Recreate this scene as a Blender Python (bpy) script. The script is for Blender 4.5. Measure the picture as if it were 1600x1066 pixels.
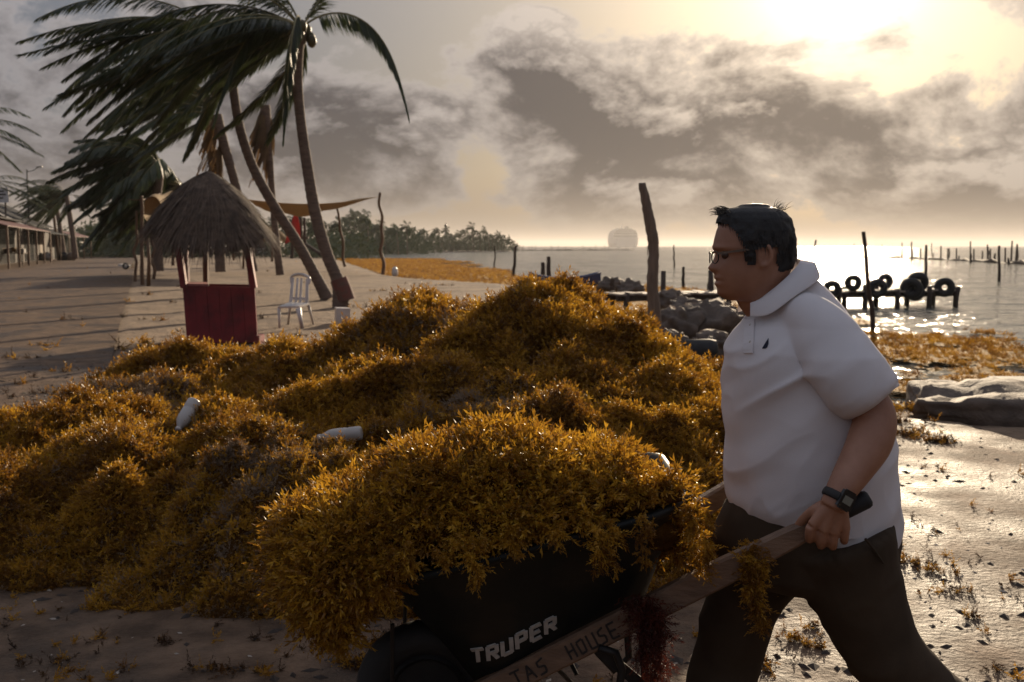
import bpy, bmesh, math, random
import numpy as np
from mathutils import Vector, Matrix, Quaternion, Euler
for o in list(bpy.data.objects): bpy.data.objects.remove(o)
random.seed(7); np.random.seed(7)
scene = bpy.context.scene
C = scene.collection
R = math.radians
# ------------------------------------------------------------------ camera
CAMH = 1.38
FPX = 1556.0                      # focal length in photo pixels (1600 wide)
PITCH = math.atan(148 / FPX)      # horizon sits 148 px above the middle
cd = bpy.data.cameras.new('camera'); cam = bpy.data.objects.new('camera', cd); C.objects.link(cam)
cam.location = (0, 0, CAMH); cam.rotation_euler = (math.pi/2 - PITCH, 0, 0)
cd.sensor_fit = 'HORIZONTAL'; cd.sensor_width = 36; cd.lens = 36 * FPX / 1600
cd.clip_start = .05; cd.clip_end = 30000
cd.dof.use_dof = True; cd.dof.focus_distance = 2.55; cd.dof.aperture_fstop = 7.0
scene.camera = cam
# ------------------------------------------------------------------ sun and sky
SUN_AZ, SUN_EL = R(17.9), R(14.6)
SUND = Vector((math.sin(SUN_AZ)*math.cos(SUN_EL), math.cos(SUN_AZ)*math.cos(SUN_EL), math.sin(SUN_EL)))
sl = bpy.data.lights.new('sun', 'SUN'); sl.energy = 5.0; sl.angle = R(1.2); sl.color = (1, .80, .56)
so = bpy.data.objects.new('sun', sl); C.objects.link(so)
so.rotation_euler = (-SUND).to_track_quat('-Z', 'Y').to_euler(); so.location = (20, 60, 30)
scene.view_settings.view_transform = 'Standard'; scene.view_settings.look = 'None'
scene.view_settings.exposure = 0.45; scene.view_settings.gamma = 1.0; scene.view_settings.use_curve_mapping = False
scene.cycles.use_denoising = True
scene.cycles.max_bounces = 6; scene.cycles.transparent_max_bounces = 6
scene.cycles.caustics_reflective = False; scene.cycles.caustics_refractive = False
scene.cycles.sample_clamp_indirect = 4.0
w = bpy.data.worlds.new('World'); scene.world = w; w.use_nodes = True

def build_world():
    nt = w.node_tree; nt.nodes.clear(); N = nt.nodes.new; L = nt.links.new
    def math_(op, a, b=None, c=None, clamp=False):
        n = N('ShaderNodeMath'); n.operation = op; n.use_clamp = clamp
        for i, v in enumerate((a, b, c)):
            if v is None: continue
            if isinstance(v, (int, float)): n.inputs[i].default_value = v
            else: L(v, n.inputs[i])
        return n.outputs[0]
    def vmath(op, a, b=None):
        n = N('ShaderNodeVectorMath'); n.operation = op
        for i, v in enumerate((a, b)):
            if v is None: continue
            if isinstance(v, (tuple, list, Vector)): n.inputs[i].default_value = tuple(v)
            else: L(v, n.inputs[i])
        return n
    def mix(f, a, b):
        n = N('ShaderNodeMix'); n.data_type = 'RGBA'
        for s, v in ((n.inputs[0], f), (n.inputs[6], a), (n.inputs[7], b)):
            if isinstance(v, (int, float)): s.default_value = v
            elif isinstance(v, tuple): s.default_value = (*v, 1)
            else: L(v, s)
        return n.outputs[2]
    def mrange(v, a, b, c=0., d=1., smooth=True):
        n = N('ShaderNodeMapRange'); n.interpolation_type = 'SMOOTHSTEP' if smooth else 'LINEAR'
        L(v, n.inputs[0]); n.inputs[1].default_value = a; n.inputs[2].default_value = b
        n.inputs[3].default_value = c; n.inputs[4].default_value = d
        return n.outputs[0]
    tc = N('ShaderNodeTexCoord')
    d = vmath('NORMALIZE', tc.outputs['Generated']).outputs[0]
    sep = N('ShaderNodeSeparateXYZ'); L(d, sep.inputs[0]); z = sep.outputs[2]
    cosang = vmath('DOT_PRODUCT', d, SUND).outputs['Value']
    ang = math_('ARCCOSINE', math_('MINIMUM', cosang, .99999))          # radians from the sun
    sky = N('ShaderNodeTexSky'); sky.sky_type = 'NISHITA'; sky.sun_disc = False
    sky.sun_elevation = SUN_EL; sky.sun_rotation = SUN_AZ
    sky.air_density = 1.0; sky.dust_density = 2.5; sky.ozone_density = 1.0
    # cloud density from a stretched direction vector
    def dens(offset):
        v = vmath('ADD', d, tuple(offset)).outputs[0]
        v = vmath('MULTIPLY', v, (3.0, 3.0, 5.2)).outputs[0]
        a = N('ShaderNodeTexNoise'); a.inputs['Scale'].default_value = 1.75; a.inputs['Detail'].default_value = 9
        a.inputs['Roughness'].default_value = .60; a.inputs['Distortion'].default_value = .15
        L(v, a.inputs['Vector'])
        return a.outputs['Fac']
    n0 = dens((0.35, 0.1, 0.02)); n1 = dens(tuple(Vector((0.35, 0.1, 0.02)) + SUND * .035 + Vector((0, 0, .012))))
    # a bank of cloud low over the horizon, broken cloud above it
    bank = math_('MULTIPLY', mrange(z, .015, .055), mrange(z, .10, .24, 1., 0.))
    bias = math_('ADD', math_('MULTIPLY', bank, .14), math_('MULTIPLY', mrange(z, 0., .03), .02))
    nn = math_('ADD', n0, bias)
    mask = mrange(nn, .49, .55)
    thick = mrange(nn, .51, .66)
    lit = math_('MULTIPLY', math_('SUBTRACT', n0, n1), 9.0, clamp=True)
    lit = math_('MAXIMUM', lit, math_('SUBTRACT', 1.0, thick))
    near = math_('POWER', 2.718, math_('MULTIPLY', ang, -4.1))             # nearness to the sun
    # colours are divided by the background strength below
    S = 10.0
    shade = mix(near, (.026*S, .030*S, .043*S), (.21*S, .163*S, .122*S))
    bright = mix(near, (.19*S, .188*S, .205*S), (.92*S, .73*S, .53*S))
    cloud = mix(lit, shade, bright)
    sk = vmath('SCALE', sky.outputs[0]); sk.inputs['Scale'].default_value = .3
    clear = mix(.65, sk.outputs[0], mix(near, (.055*S, .072*S, .112*S), (.50*S, .39*S, .28*S)))
    # air near the horizon is pale
    hz = mrange(z, .0, .075, 1., 0.)
    base = mix(mask, clear, cloud)
    horiz = mix(near, (.10*S, .092*S, .095*S), (.50*S, .37*S, .25*S))
    base = mix(math_('MULTIPLY', hz, .85), base, horiz)
    # veiled sun: light scattered forward by thin cloud
    glow = math_('ADD', math_('MULTIPLY', math_('POWER', 2.718, math_('MULTIPLY', ang, -18.0)), .30*S),
                 math_('MULTIPLY', math_('POWER', 2.718, math_('MULTIPLY', math_('MULTIPLY', ang, ang), -420.)), .8*S))
    glow = math_('MULTIPLY', glow, mrange(thick, 0., 1., 1., .35, False))
    gc = vmath('SCALE', (1., .88, .72)); L(glow, gc.inputs['Scale'])
    tot = vmath('ADD', base, gc.outputs[0]).outputs[0]
    # overcast skies brighten towards the zenith
    zen = mrange(z, 0., 1., .70, 3.0, False)
    tt = vmath('SCALE', tot); L(zen, tt.inputs['Scale']); tot = tt.outputs[0]
    bg = N('ShaderNodeBackground'); L(tot, bg.inputs[0]); bg.inputs[1].default_value = .1
    out = N('ShaderNodeOutputWorld'); L(bg.outputs[0], out.inputs[0])
build_world()
# ------------------------------------------------------------------ helpers
def P(px, py, Y):
    """world point seen at photo pixel (px, py) at forward distance Y"""
    c, s = math.cos(PITCH), math.sin(PITCH)
    u = 533 - py
    d = Vector((px - 800, FPX*c + u*s, u*c - FPX*s))
    return Vector((0, 0, CAMH)) + d * (Y / d.y)
def G(px, py, z=0.):
    """world point on the level z seen at photo pixel"""
    d = P(px, py, 1.) - Vector((0, 0, CAMH))
    return Vector((0, 0, CAMH)) + d * ((z - CAMH) / d.z)
def tag(o, label=None, cat=None, group=None, kind=None):
    if label: o['label'] = label
    if cat: o['category'] = cat
    if group: o['group'] = group
    if kind: o['kind'] = kind
    return o
def empty(name, loc=(0, 0, 0), label=None, cat=None, group=None, parent=None):
    o = bpy.data.objects.new(name, None); C.objects.link(o); o.location = loc; o.empty_display_size = .1
    if parent: o.parent = parent
    return tag(o, label, cat, group)
class MB:
    def __init__(s): s.v = []; s.f = []
    def add(s, vs, fs):
        b = len(s.v); s.v += [tuple(v) for v in vs]; s.f += [tuple(b+i for i in f) for f in fs]; return s
    def box(s, c, size, rot=None, taper=1.):
        x, y, z = (q/2 for q in size); M = rot.to_matrix() if isinstance(rot, (Euler, Quaternion)) else rot
        vs = []
        for sz in (-1, 1):
            t = 1. if sz < 0 else taper
            for sx, sy in ((-1, -1), (1, -1), (1, 1), (-1, 1)):
                p = Vector((sx*x*t, sy*y*t, sz*z)); vs.append((M @ p if M else p) + Vector(c))
        return s.add(vs, [(3, 2, 1, 0), (4, 5, 6, 7), (0, 1, 5, 4), (1, 2, 6, 5), (2, 3, 7, 6), (3, 0, 4, 7)])
    def bar(s, a, b, wd, ht, up=(0, 0, 1)):
        a, b = Vector(a), Vector(b); d = (b-a).normalized(); u = Vector(up)
        sd = d.cross(u).normalized(); u = sd.cross(d).normalized()
        vs = [p + sd*(i*wd/2) + u*(j*ht/2) for p in (a, b) for i, j in ((-1, -1), (1, -1), (1, 1), (-1, 1))]
        return s.add(vs, [(3, 2, 1, 0), (4, 5, 6, 7), (0, 1, 5, 4), (1, 2, 6, 5), (2, 3, 7, 6), (3, 0, 4, 7)])
    def loft(s, rings, cap=True, closed=True):
        n = len(rings[0]); vs = [p for r in rings for p in r]; fs = []
        for i in range(len(rings)-1):
            for j in range(n if closed else n-1):
                k = (j+1) % n; fs.append((i*n+j, i*n+k, (i+1)*n+k, (i+1)*n+j))
        if cap and closed:
            fs.append(tuple(range(n-1, -1, -1))); m = (len(rings)-1)*n; fs.append(tuple(range(m, m+n)))
        return s.add(vs, fs)
    def tube(s, pts, rad, n=10, cap=True, flat=None):
        pts = [Vector(p) for p in pts]; rings = []; ref = None
        if isinstance(rad, (int, float)): rad = [rad]*len(pts)
        for i, p in enumerate(pts):
            d = (pts[min(i+1, len(pts)-1)] - pts[max(i-1, 0)]).normalized()
            if ref is None: ref = d.orthogonal().normalized()
            ref = (ref - d*ref.dot(d)).normalized(); b = d.cross(ref)
            rings.append([p + (ref*math.cos(t) + b*math.sin(t))*rad[i] for t in (2*math.pi*k/n for k in range(n))])
        return s.loft(rings, cap)
    def torus(s, c, Rr, r, axis, n=28, m=10, squash=1.):
        q = Vector(axis).to_track_quat('Z', 'Y'); vs = []; fs = []
        for i in range(n):
            a = 2*math.pi*i/n
            for j in range(m):
                b = 2*math.pi*j/m
                vs.append(q @ Vector(((Rr+r*math.cos(b))*math.cos(a), (Rr+r*math.cos(b))*math.sin(a), r*squash*math.sin(b))) + Vector(c))
                fs.append((i*m+j, ((i+1) % n)*m+j, ((i+1) % n)*m+(j+1) % m, i*m+(j+1) % m))
        return s.add(vs, fs)
    def blob(s, c, rad, sub=2, amp=.0, seed=0, freq=2.):
        bm = bmesh.new(); bmesh.ops.create_icosphere(bm, subdivisions=sub, radius=1)
        rr = rad if isinstance(rad, (tuple, list, Vector)) else (rad,)*3
        vs = np.array([v.co[:] for v in bm.verts]); fs = [tuple(v.index for v in f.verts) for f in bm.faces]; bm.free()
        if amp: vs = vs * (1 + amp*(fbm(vs[:, 0]*freq+seed*3.1, vs[:, 1]*freq+seed*1.7, vs[:, 2]*freq, 4)-.5)*2)[:, None]
        return s.add(vs*np.array(rr) + np.array(c), fs)
    def build(s, name, m, parent=None, smooth=False, kind=None):
        me = bpy.data.meshes.new(name); me.from_pydata(s.v, [], s.f); me.update()
        if m: me.materials.append(m)
        o = bpy.data.objects.new(name, me); C.objects.link(o)
        if parent:
            o.parent = parent
            # vertices are given in world space
            inv = world_of(parent).inverted(); me.transform(inv)
        if smooth: me.shade_smooth()
        if kind: o['kind'] = kind
        return o
def world_of(o):
    M = Matrix.LocRotScale(o.location, o.rotation_euler.to_quaternion(), o.scale)
    return world_of(o.parent) @ M if o.parent else M
def thing(mb, name, m, label, cat, group=None, smooth=False, base=None):
    """one-mesh thing with its origin at its base"""
    o = mb.build(name, m, None, smooth)
    vs = np.array(mb.v); b = Vector(base) if base else Vector((vs[:, 0].mean(), vs[:, 1].mean(), vs[:, 2].min()))
    o.data.transform(Matrix.Translation(-b)); o.location = b
    return tag(o, label, cat, group)
def apply_mods(o):
    dg = bpy.context.evaluated_depsgraph_get(); e = o.evaluated_get(dg)
    me = bpy.data.meshes.new_from_object(e); old = o.data; o.modifiers.clear(); o.data = me
    bpy.data.meshes.remove(old); return o
def remesh(o, vox, smooth_it=2, fac=.5):
    m = o.modifiers.new('r', 'REMESH'); m.mode = 'VOXEL'; m.voxel_size = vox; m.use_smooth_shade = True
    if smooth_it:
        k = o.modifiers.new('s', 'SMOOTH'); k.iterations = smooth_it; k.factor = fac
    mats = [q for q in o.data.materials]
    apply_mods(o); o.data.materials.clear()
    for q in mats: o.data.materials.append(q)
    o.data.shade_smooth(); return o
# value noise
_rng = np.random.RandomState(11); _T = _rng.rand(32, 32, 32)
def vnoise(x, y, z=0.):
    x, y, z = np.broadcast_arrays(np.asarray(x, float), np.asarray(y, float), np.asarray(z, float))
    xi, yi, zi = np.floor(x).astype(int), np.floor(y).astype(int), np.floor(z).astype(int)
    def s(t): return t*t*(3-2*t)
    fx, fy, fz = s(x-xi), s(y-yi), s(z-zi); r = 0
    for a in (0, 1):
        for b in (0, 1):
            for c in (0, 1):
                r = r + _T[(xi+a) & 31, (yi+b) & 31, (zi+c) & 31]*(fx if a else 1-fx)*(fy if b else 1-fy)*(fz if c else 1-fz)
    return r
def fbm(x, y, z=0., o=4, g=.5):
    r = 0; a = 1; t = 0
    for i in range(o):
        r = r + a*vnoise(np.asarray(x)*2**i+i*7.3, np.asarray(y)*2**i+i*3.1, np.asarray(z)*2**i+i*5.7); t += a; a *= g
    return r/t
# ------------------------------------------------------------------ materials
def mat(name, c1, c2=None, scale=8., rough=.7, bump=0., bscale=None, detail=5, stretch=None, metal=0., spec=.5, transl=0., rough2=None,
        c3=None, s3=1.5, coord='Object', bdist=.01, random_=0., sheen=0.):
    m = bpy.data.materials.new(name); m.use_nodes = True; nt = m.node_tree; N = nt.nodes.new; L = nt.links.new
    b = nt.nodes['Principled BSDF']; b.inputs['Roughness'].default_value = rough; b.inputs['Metallic'].default_value = metal
    b.inputs['Specular IOR Level'].default_value = spec
    tc = N('ShaderNodeTexCoord'); vec = tc.outputs[coord]
    if stretch:
        mp = N('ShaderNodeMapping'); mp.inputs['Scale'].default_value = stretch; L(vec, mp.inputs[0]); vec = mp.outputs[0]
    def noise(sc, dt=detail):
        n = N('ShaderNodeTexNoise'); n.inputs['Scale'].default_value = sc; n.inputs['Detail'].default_value = dt
        n.inputs['Roughness'].default_value = .6; L(vec, n.inputs['Vector']); return n.outputs['Fac']
    def ramp(f, a, c, lo=.35, hi=.65):
        r = N('ShaderNodeValToRGB'); r.color_ramp.elements[0].position = lo; r.color_ramp.elements[1].position = hi
        r.color_ramp.elements[0].color = (*a, 1); r.color_ramp.elements[1].color = (*c, 1); L(f, r.inputs[0]); return r.outputs[0]
    c2 = c2 or tuple(q*.75 for q in c1)
    f = noise(scale); col = ramp(f, c1, c2)
    if c3:
        g = noise(s3, 4); mx = N('ShaderNodeMix'); mx.data_type = 'RGBA'
        rr = N('ShaderNodeMapRange'); L(g, rr.inputs[0]); rr.inputs[1].default_value = .48; rr.inputs[2].default_value = .62
        L(rr.outputs[0], mx.inputs[0]); L(col, mx.inputs[6]); mx.inputs[7].default_value = (*c3, 1); col = mx.outputs[2]
    if random_:
        oi = N('ShaderNodeObjectInfo'); hs = N('ShaderNodeHueSaturation'); mr = N('ShaderNodeMapRange')
        L(oi.outputs['Random'], mr.inputs[0]); mr.inputs[3].default_value = 1-random_; mr.inputs[4].default_value = 1+random_
        L(mr.outputs[0], hs.inputs['Value']); L(col, hs.inputs['Color']); col = hs.outputs[0]
    L(col, b.inputs['Base Color'])
    if rough2 is not None:
        r2 = N('ShaderNodeMapRange'); L(noise(s3, 4), r2.inputs[0]); r2.inputs[1].default_value = .4; r2.inputs[2].default_value = .62
        r2.inputs[3].default_value = rough; r2.inputs[4].default_value = rough2; L(r2.outputs[0], b.inputs['Roughness'])
    if bump:
        bn = N('ShaderNodeBump'); bn.inputs['Strength'].default_value = bump; bn.inputs['Distance'].default_value = bdist
        L(noise(bscale or scale*2, 6), bn.inputs['Height']); L(bn.outputs[0], b.inputs['Normal'])
    if sheen: b.inputs['Sheen Weight'].default_value = sheen
    if transl:
        t = N('ShaderNodeBsdfTranslucent'); L(col, t.inputs[0]); ms = N('ShaderNodeMixShader'); ms.inputs[0].default_value = transl
        L(b.outputs[0], ms.inputs[1]); L(t.outputs[0], ms.inputs[2]); L(ms.outputs[0], nt.nodes['Material Output'].inputs[0])
    return m
M = {}
M['sand'] = mat('sand', (.26, .175, .105), (.18, .12, .07), 2.2, .95, 1., 5., c3=(.14, .09, .054), s3=.6, bdist=.09, detail=8)
M['concrete'] = mat('concrete', (.20, .128, .08), (.075, .047, .029), 5., .80, 1., 34., c3=(.065, .044, .03), s3=1.3, rough2=.5, bdist=.02, detail=12, spec=.18)
M['rock'] = mat('rock', (.14, .10, .072), (.075, .053, .038), 5., .75, .8, 12., bdist=.03)
M['wood'] = mat('weathered_wood', (.20, .145, .105), (.12, .085, .06), 6., .75, .6, 14., stretch=(6, 6, .7), bdist=.01)
M['darkwood'] = mat('dark_wood', (.06, .04, .03), (.035, .022, .016), 6., .8, .5, 12., stretch=(6, 6, .7))
M['polewood'] = mat('pole_wood', (.17, .09, .045), (.10, .05, .025), 5., .7, .5, 12., stretch=(6, 6, .7))
M['redpaint'] = mat('red_paint', (.25, .02, .026), (.18, .014, .018), 5., .55, .25, 25., c3=(.10, .012, .014), s3=2.)
M['thatch'] = mat('thatch', (.15, .098, .062), (.065, .042, .027), 9., .9, .5, 30., random_=.25)
M['straw'] = mat('straw_gold', (.30, .19, .08), (.2, .12, .05), 9., .85, transl=.3)
M['trunk'] = mat('palm_trunk', (.19, .13, .095), (.11, .075, .055), 3., .85, .8, 10., stretch=(1.5, 1.5, 7), bdist=.02)
M['frond'] = mat('palm_leaf', (.045, .060, .018), (.028, .04, .014), 3., .45, transl=.28, random_=.3)
M['frond_dry'] = mat('dry_palm_leaf', (.20, .12, .055), (.13, .075, .035), 3., .8, transl=.3)
M['farleaf'] = mat('far_leaf', (.055, .075, .03), (.035, .05, .022), 2., .6, transl=.25, random_=.25)
M['rachis'] = mat('rachis', (.20, .17, .05), (.14, .11, .04), 3., .5)
M['coconut'] = mat('coconut', (.10, .09, .03), (.07, .05, .02), 6., .5)
M['canvas'] = mat('canvas', (.42, .30, .16), (.34, .23, .12), 2., .85, .2, 8., transl=.45)
M['redcloth'] = mat('red_cloth', (.50, .05, .03), (.40, .035, .025), 3., .8, transl=.4)
M['plastic'] = mat('white_plastic', (.62, .58, .54), (.52, .48, .44), 4., .4, c3=(.45, .40, .35), s3=3.)
M['white'] = mat('white_paint', (.60, .58, .55), (.50, .47, .44), 2., .7)
M['rubber'] = mat('rubber', (.022, .021, .02), (.012, .012, .012), 9., .7, .3, 20.)
M['metal'] = mat('dark_steel', (.04, .038, .036), (.025, .023, .022), 8., .5, .2, 20., metal=.6)
M['tray'] = mat('tray_plastic', (.008, .011, .010), (.006, .007, .007), 6., .5, .12, 25., c3=(.02, .016, .012), s3=5., spec=.3)
M['lumber'] = mat('lumber', (.21, .125, .075), (.13, .075, .045), 5., .6, .5, 16., stretch=(1.2, 9, 9), bdist=.006)
M['ink'] = mat('marker_ink', (.03, .024, .02), None, 8., .8)
M['letter'] = mat('letter_paint', (.50, .47, .43), (.36, .34, .31), 40., .6)
M['skin'] = mat('skin', (.36, .175, .105), (.29, .132, .075), 14., .48, .12, 160., bdist=.002)
M['lip'] = mat('lip', (.24, .085, .06), None, 14., .4)
M['hair'] = mat('hair', (.007, .0055, .0045), (.012, .009, .007), 60., .6, .5, 90., stretch=(1, 1, 1), bdist=.004)
M['cotton'] = mat('white_cotton', (.80, .76, .76), (.75, .71, .71), 3., .85, .35, 420., bdist=.0015, transl=.15)
M['trouser'] = mat('trouser_cloth', (.066, .045, .028), (.046, .031, .019), 5., .85, .3, 300., bdist=.0015, spec=.2)
M['navy'] = mat('navy_thread', (.01, .012, .03), None, 30., .8)
M['iris'] = mat('eye_brown', (.10, .06, .045), None, 30., .3)
M['glossblack'] = mat('black_gloss', (.012, .012, .012), None, 5., .25)
M['lcd'] = mat('lcd', (.20, .20, .16), (.17, .17, .14), 20., .2)
M['leather'] = mat('shoe_leather', (.03, .022, .018), None, 10., .5, .2, 60.)
def pet_mat():
    m = bpy.data.materials.new('cloudy_plastic'); m.use_nodes = True; b = m.node_tree.nodes['Principled BSDF']
    b.inputs['Base Color'].default_value = (.62, .57, .52, 1); b.inputs['Roughness'].default_value = .35
    b.inputs['Transmission Weight'].default_value = .35; return m
M['pet'] = pet_mat()
def weed_mat(name, stops, transl=.48, rough=.42):
    m = bpy.data.materials.new(name); m.use_nodes = True; nt = m.node_tree; N = nt.nodes.new; L = nt.links.new
    b = nt.nodes['Principled BSDF']; b.inputs['Roughness'].default_value = rough; b.inputs['Specular IOR Level'].default_value = .4
    oi = N('ShaderNodeObjectInfo'); geo = N('ShaderNodeNewGeometry'); tc = N('ShaderNodeTexCoord')
    n = N('ShaderNodeTexNoise'); n.inputs['Scale'].default_value = 1.7; n.inputs['Detail'].default_value = 3; L(geo.outputs['Position'], n.inputs['Vector'])
    n2 = N('ShaderNodeTexNoise'); n2.inputs['Scale'].default_value = 24.; L(tc.outputs['Object'], n2.inputs['Vector'])
    a = N('ShaderNodeMath'); a.operation = 'MULTIPLY_ADD'; L(oi.outputs['Random'], a.inputs[0]); a.inputs[1].default_value = .42
    s = N('ShaderNodeMath'); s.operation = 'MULTIPLY_ADD'; L(n.outputs['Fac'], s.inputs[0]); s.inputs[1].default_value = 1.15; 
    q = N('ShaderNodeMath'); q.operation = 'MULTIPLY_ADD'; L(n2.outputs['Fac'], q.inputs[0]); q.inputs[1].default_value = .5; q.inputs[2].default_value = -.60
    L(q.outputs[0], s.inputs[2]); L(s.outputs[0], a.inputs[2])
    r = N('ShaderNodeValToRGB'); el = r.color_ramp.elements
    el[0].position, el[0].color = stops[0][0], (*stops[0][1], 1); el[1].position, el[1].color = stops[-1][0], (*stops[-1][1], 1)
    for p_, c_ in stops[1:-1]:
        e = el.new(p_); e.color = (*c_, 1)
    L(a.outputs[0], r.inputs[0]); L(r.outputs[0], b.inputs['Base Color'])
    t = N('ShaderNodeBsdfTranslucent'); L(r.outputs[0], t.inputs[0]); ms = N('ShaderNodeMixShader'); ms.inputs[0].default_value = transl
    L(b.outputs[0], ms.inputs[1]); L(t.outputs[0], ms.inputs[2]); L(ms.outputs[0], nt.nodes['Material Output'].inputs[0])
    return m
M['weed'] = weed_mat('sargassum', [(0., (.07, .024, .006)), (.3, (.24, .105, .011)), (.6, (.48, .255, .022)), (1., (.72, .45, .05))])
M['weed_dry'] = weed_mat('dry_sargassum', [(0., (.10, .065, .04)), (.5, (.24, .17, .11)), (1., (.36, .28, .19))], .25, .7)
M['weed_red'] = weed_mat('red_sargassum', [(0., (.05, .010, .006)), (.5, (.12, .025, .012)), (1., (.22, .06, .02))])
M['weed_dark'] = weed_mat('dark_sargassum', [(0., (.025, .012, .006)), (.5, (.07, .032, .010)), (1., (.17, .085, .02))], .3, .6)
M['weed_base'] = mat('sargassum_mass', (.13, .06, .012), (.05, .022, .007), 14., .9, 1., 30., bdist=.04, spec=.05)
# ------------------------------------------------------------------ land and sea
SEA = -.25
W2 = lambda v: (v.x, v.y)
SHORE = [(70, -30), (30, 4)] + [W2(G(a, b, SEA)) for a, b in ((1680, 596), (1600, 598), (1500, 628), (1400, 640), (1290, 612), (1190, 560), (1120, 512),
         (1000, 480), (930, 458), (820, 448), (700, 441), (620, 432), (560, 414), (520, 402), (490, 397.5), (530, 394.6), (600, 393.2), (700, 392.3), (806, 391.8))] + \
        [(-15, 600), (-300, 1200), (-6000, 3000), (-6000, -400), (60, -400)]
SHORE = np.array(SHORE)
def signed(x, y):
    """distance to the shoreline, positive on land"""
    best = np.full(x.shape, 1e9); ins = np.zeros(x.shape, bool); n = len(SHORE)
    for i in range(n):
        ax, ay = SHORE[i]; bx, by = SHORE[(i+1) % n]; dx, dy = bx-ax, by-ay
        t = np.clip(((x-ax)*dx+(y-ay)*dy)/(dx*dx+dy*dy), 0, 1)
        best = np.minimum(best, np.hypot(x-ax-t*dx, y-ay-t*dy))
        c = ((ay > y) != (by > y)) & (x < (bx-ax)*(y-ay)/((by-ay) if by != ay else 1e-9)+ax); ins ^= c
    return np.where(ins, best, -best)
CONC = [W2(G(*p)) for p in ((-700, 396.), (196, 396.), (212, 402), (206, 440), (186, 510), (175, 560), (330, 600), (700, 618), (1140, 640), (1400, 652), (1500, 660), (1600, 690))] + \
       [(9, 6.2), (9, -6), (-30, -6), (-60, 20)]
CONC = np.array(CONC)
def in_poly(x, y, poly):
    ins = np.zeros(x.shape, bool); n = len(poly)
    for i in range(n):
        ax, ay = poly[i]; bx, by = poly[(i+1) % n]
        ins ^= ((ay > y) != (by > y)) & (x < (bx-ax)*(y-ay)/((by-ay) if by != ay else 1e-9)+ax)
    return ins
def land_z(x, y):
    sd = signed(x, y)
    z = np.where(sd > 0, np.minimum(0., SEA + .11*sd), np.maximum(-2., SEA + .10*sd))
    lump = (fbm(x*.9, y*.9, 0, 4)-.5)*.10 + (fbm(x*3.3, y*3.3, 5, 3)-.5)*.05
    z = z + np.where(sd > .5, lump - .02, 0)
    return np.where(in_poly(x, y, CONC), -.035, z)
def polar(r0, r1, nr, a0, a1, na):
    r = np.geomspace(r0, r1, nr); a = np.radians(np.linspace(a0, a1, na)); rr, aa = np.meshgrid(r, a, indexing='ij')
    i, j = np.meshgrid(np.arange(nr-1), np.arange(na-1), indexing='ij'); k = (i*na+j).ravel()
    return (rr*np.sin(aa)).ravel(), (rr*np.cos(aa)).ravel(), np.stack([k, k+1, k+na+1, k+na], 1)[:, ::-1]
def np_mesh(name, x, y, z, faces, m, smooth=True):
    me = bpy.data.meshes.new(name); me.from_pydata(np.stack([x, y, z], 1).tolist(), [], faces.tolist()); me.update()
    me.materials.append(m)
    if smooth: me.shade_smooth()
    o = bpy.data.objects.new(name, me); C.objects.link(o); return o
x, y, f = polar(.4, 9000, 330, -115, 115, 420)
tag(np_mesh('sand_ground', x, y, land_z(x, y), f, M['sand']), kind='structure')
mb = MB(); mb.add([(a, b, 0.) for a, b in CONC] , [tuple(range(len(CONC)-1, -1, -1))])
road = mb.build('concrete_road', M['concrete']); tag(road, kind='structure')
bm = bmesh.new(); bm.from_mesh(road.data); bmesh.ops.triangulate(bm, faces=bm.faces)
bmesh.ops.recalc_face_normals(bm, faces=bm.faces)
if sum(f_.normal.z for f_ in bm.faces) < 0: bmesh.ops.reverse_faces(bm, faces=bm.faces)
bm.to_mesh(road.data); bm.free()
def water_mat():
    m = bpy.data.materials.new('sea_water'); m.use_nodes = True; nt = m.node_tree; N = nt.nodes.new; L = nt.links.new
    b = nt.nodes['Principled BSDF']; b.inputs['Base Color'].default_value = (.10, .105, .085, 1); b.inputs['Roughness'].default_value = .12
    b.inputs['IOR'].default_value = 1.33
    geo = N('ShaderNodeNewGeometry'); mp = N('ShaderNodeMapping'); mp.inputs['Scale'].default_value = (.55, 1., 1.); L(geo.outputs['Position'], mp.inputs[0])
    h = None
    for sc, wt in ((.16, 1.), (.7, .42), (2.6, .16), (7., .05)):
        n = N('ShaderNodeTexNoise'); n.inputs['Scale'].default_value = sc; n.inputs['Detail'].default_value = 2; L(mp.outputs[0], n.inputs['Vector'])
        a = N('ShaderNodeMath'); a.operation = 'MULTIPLY_ADD'; L(n.outputs['Fac'], a.inputs[0]); a.inputs[1].default_value = wt
        if h: L(h, a.inputs[2])
        else: a.inputs[2].default_value = 0
        h = a.outputs[0]
    bn = N('ShaderNodeBump'); bn.inputs['Strength'].default_value = 1.; bn.inputs['Distance'].default_value = .85
    L(h, bn.inputs['Height']); L(bn.outputs[0], b.inputs['Normal'])
    return m
M['water'] = water_mat()
x, y, f = polar(4., 12000, 260, -115, 115, 300)
wz = SEA + (fbm(x*.45, y*.8, 3., 3)-.5)*.16*np.clip((np.hypot(x, y)-14)/15, 0.1, 1)*np.clip(400/np.hypot(x, y), 0, 1)
tag(np_mesh('sea', x, y, wz, f, M['water']), kind='structure')

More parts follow.
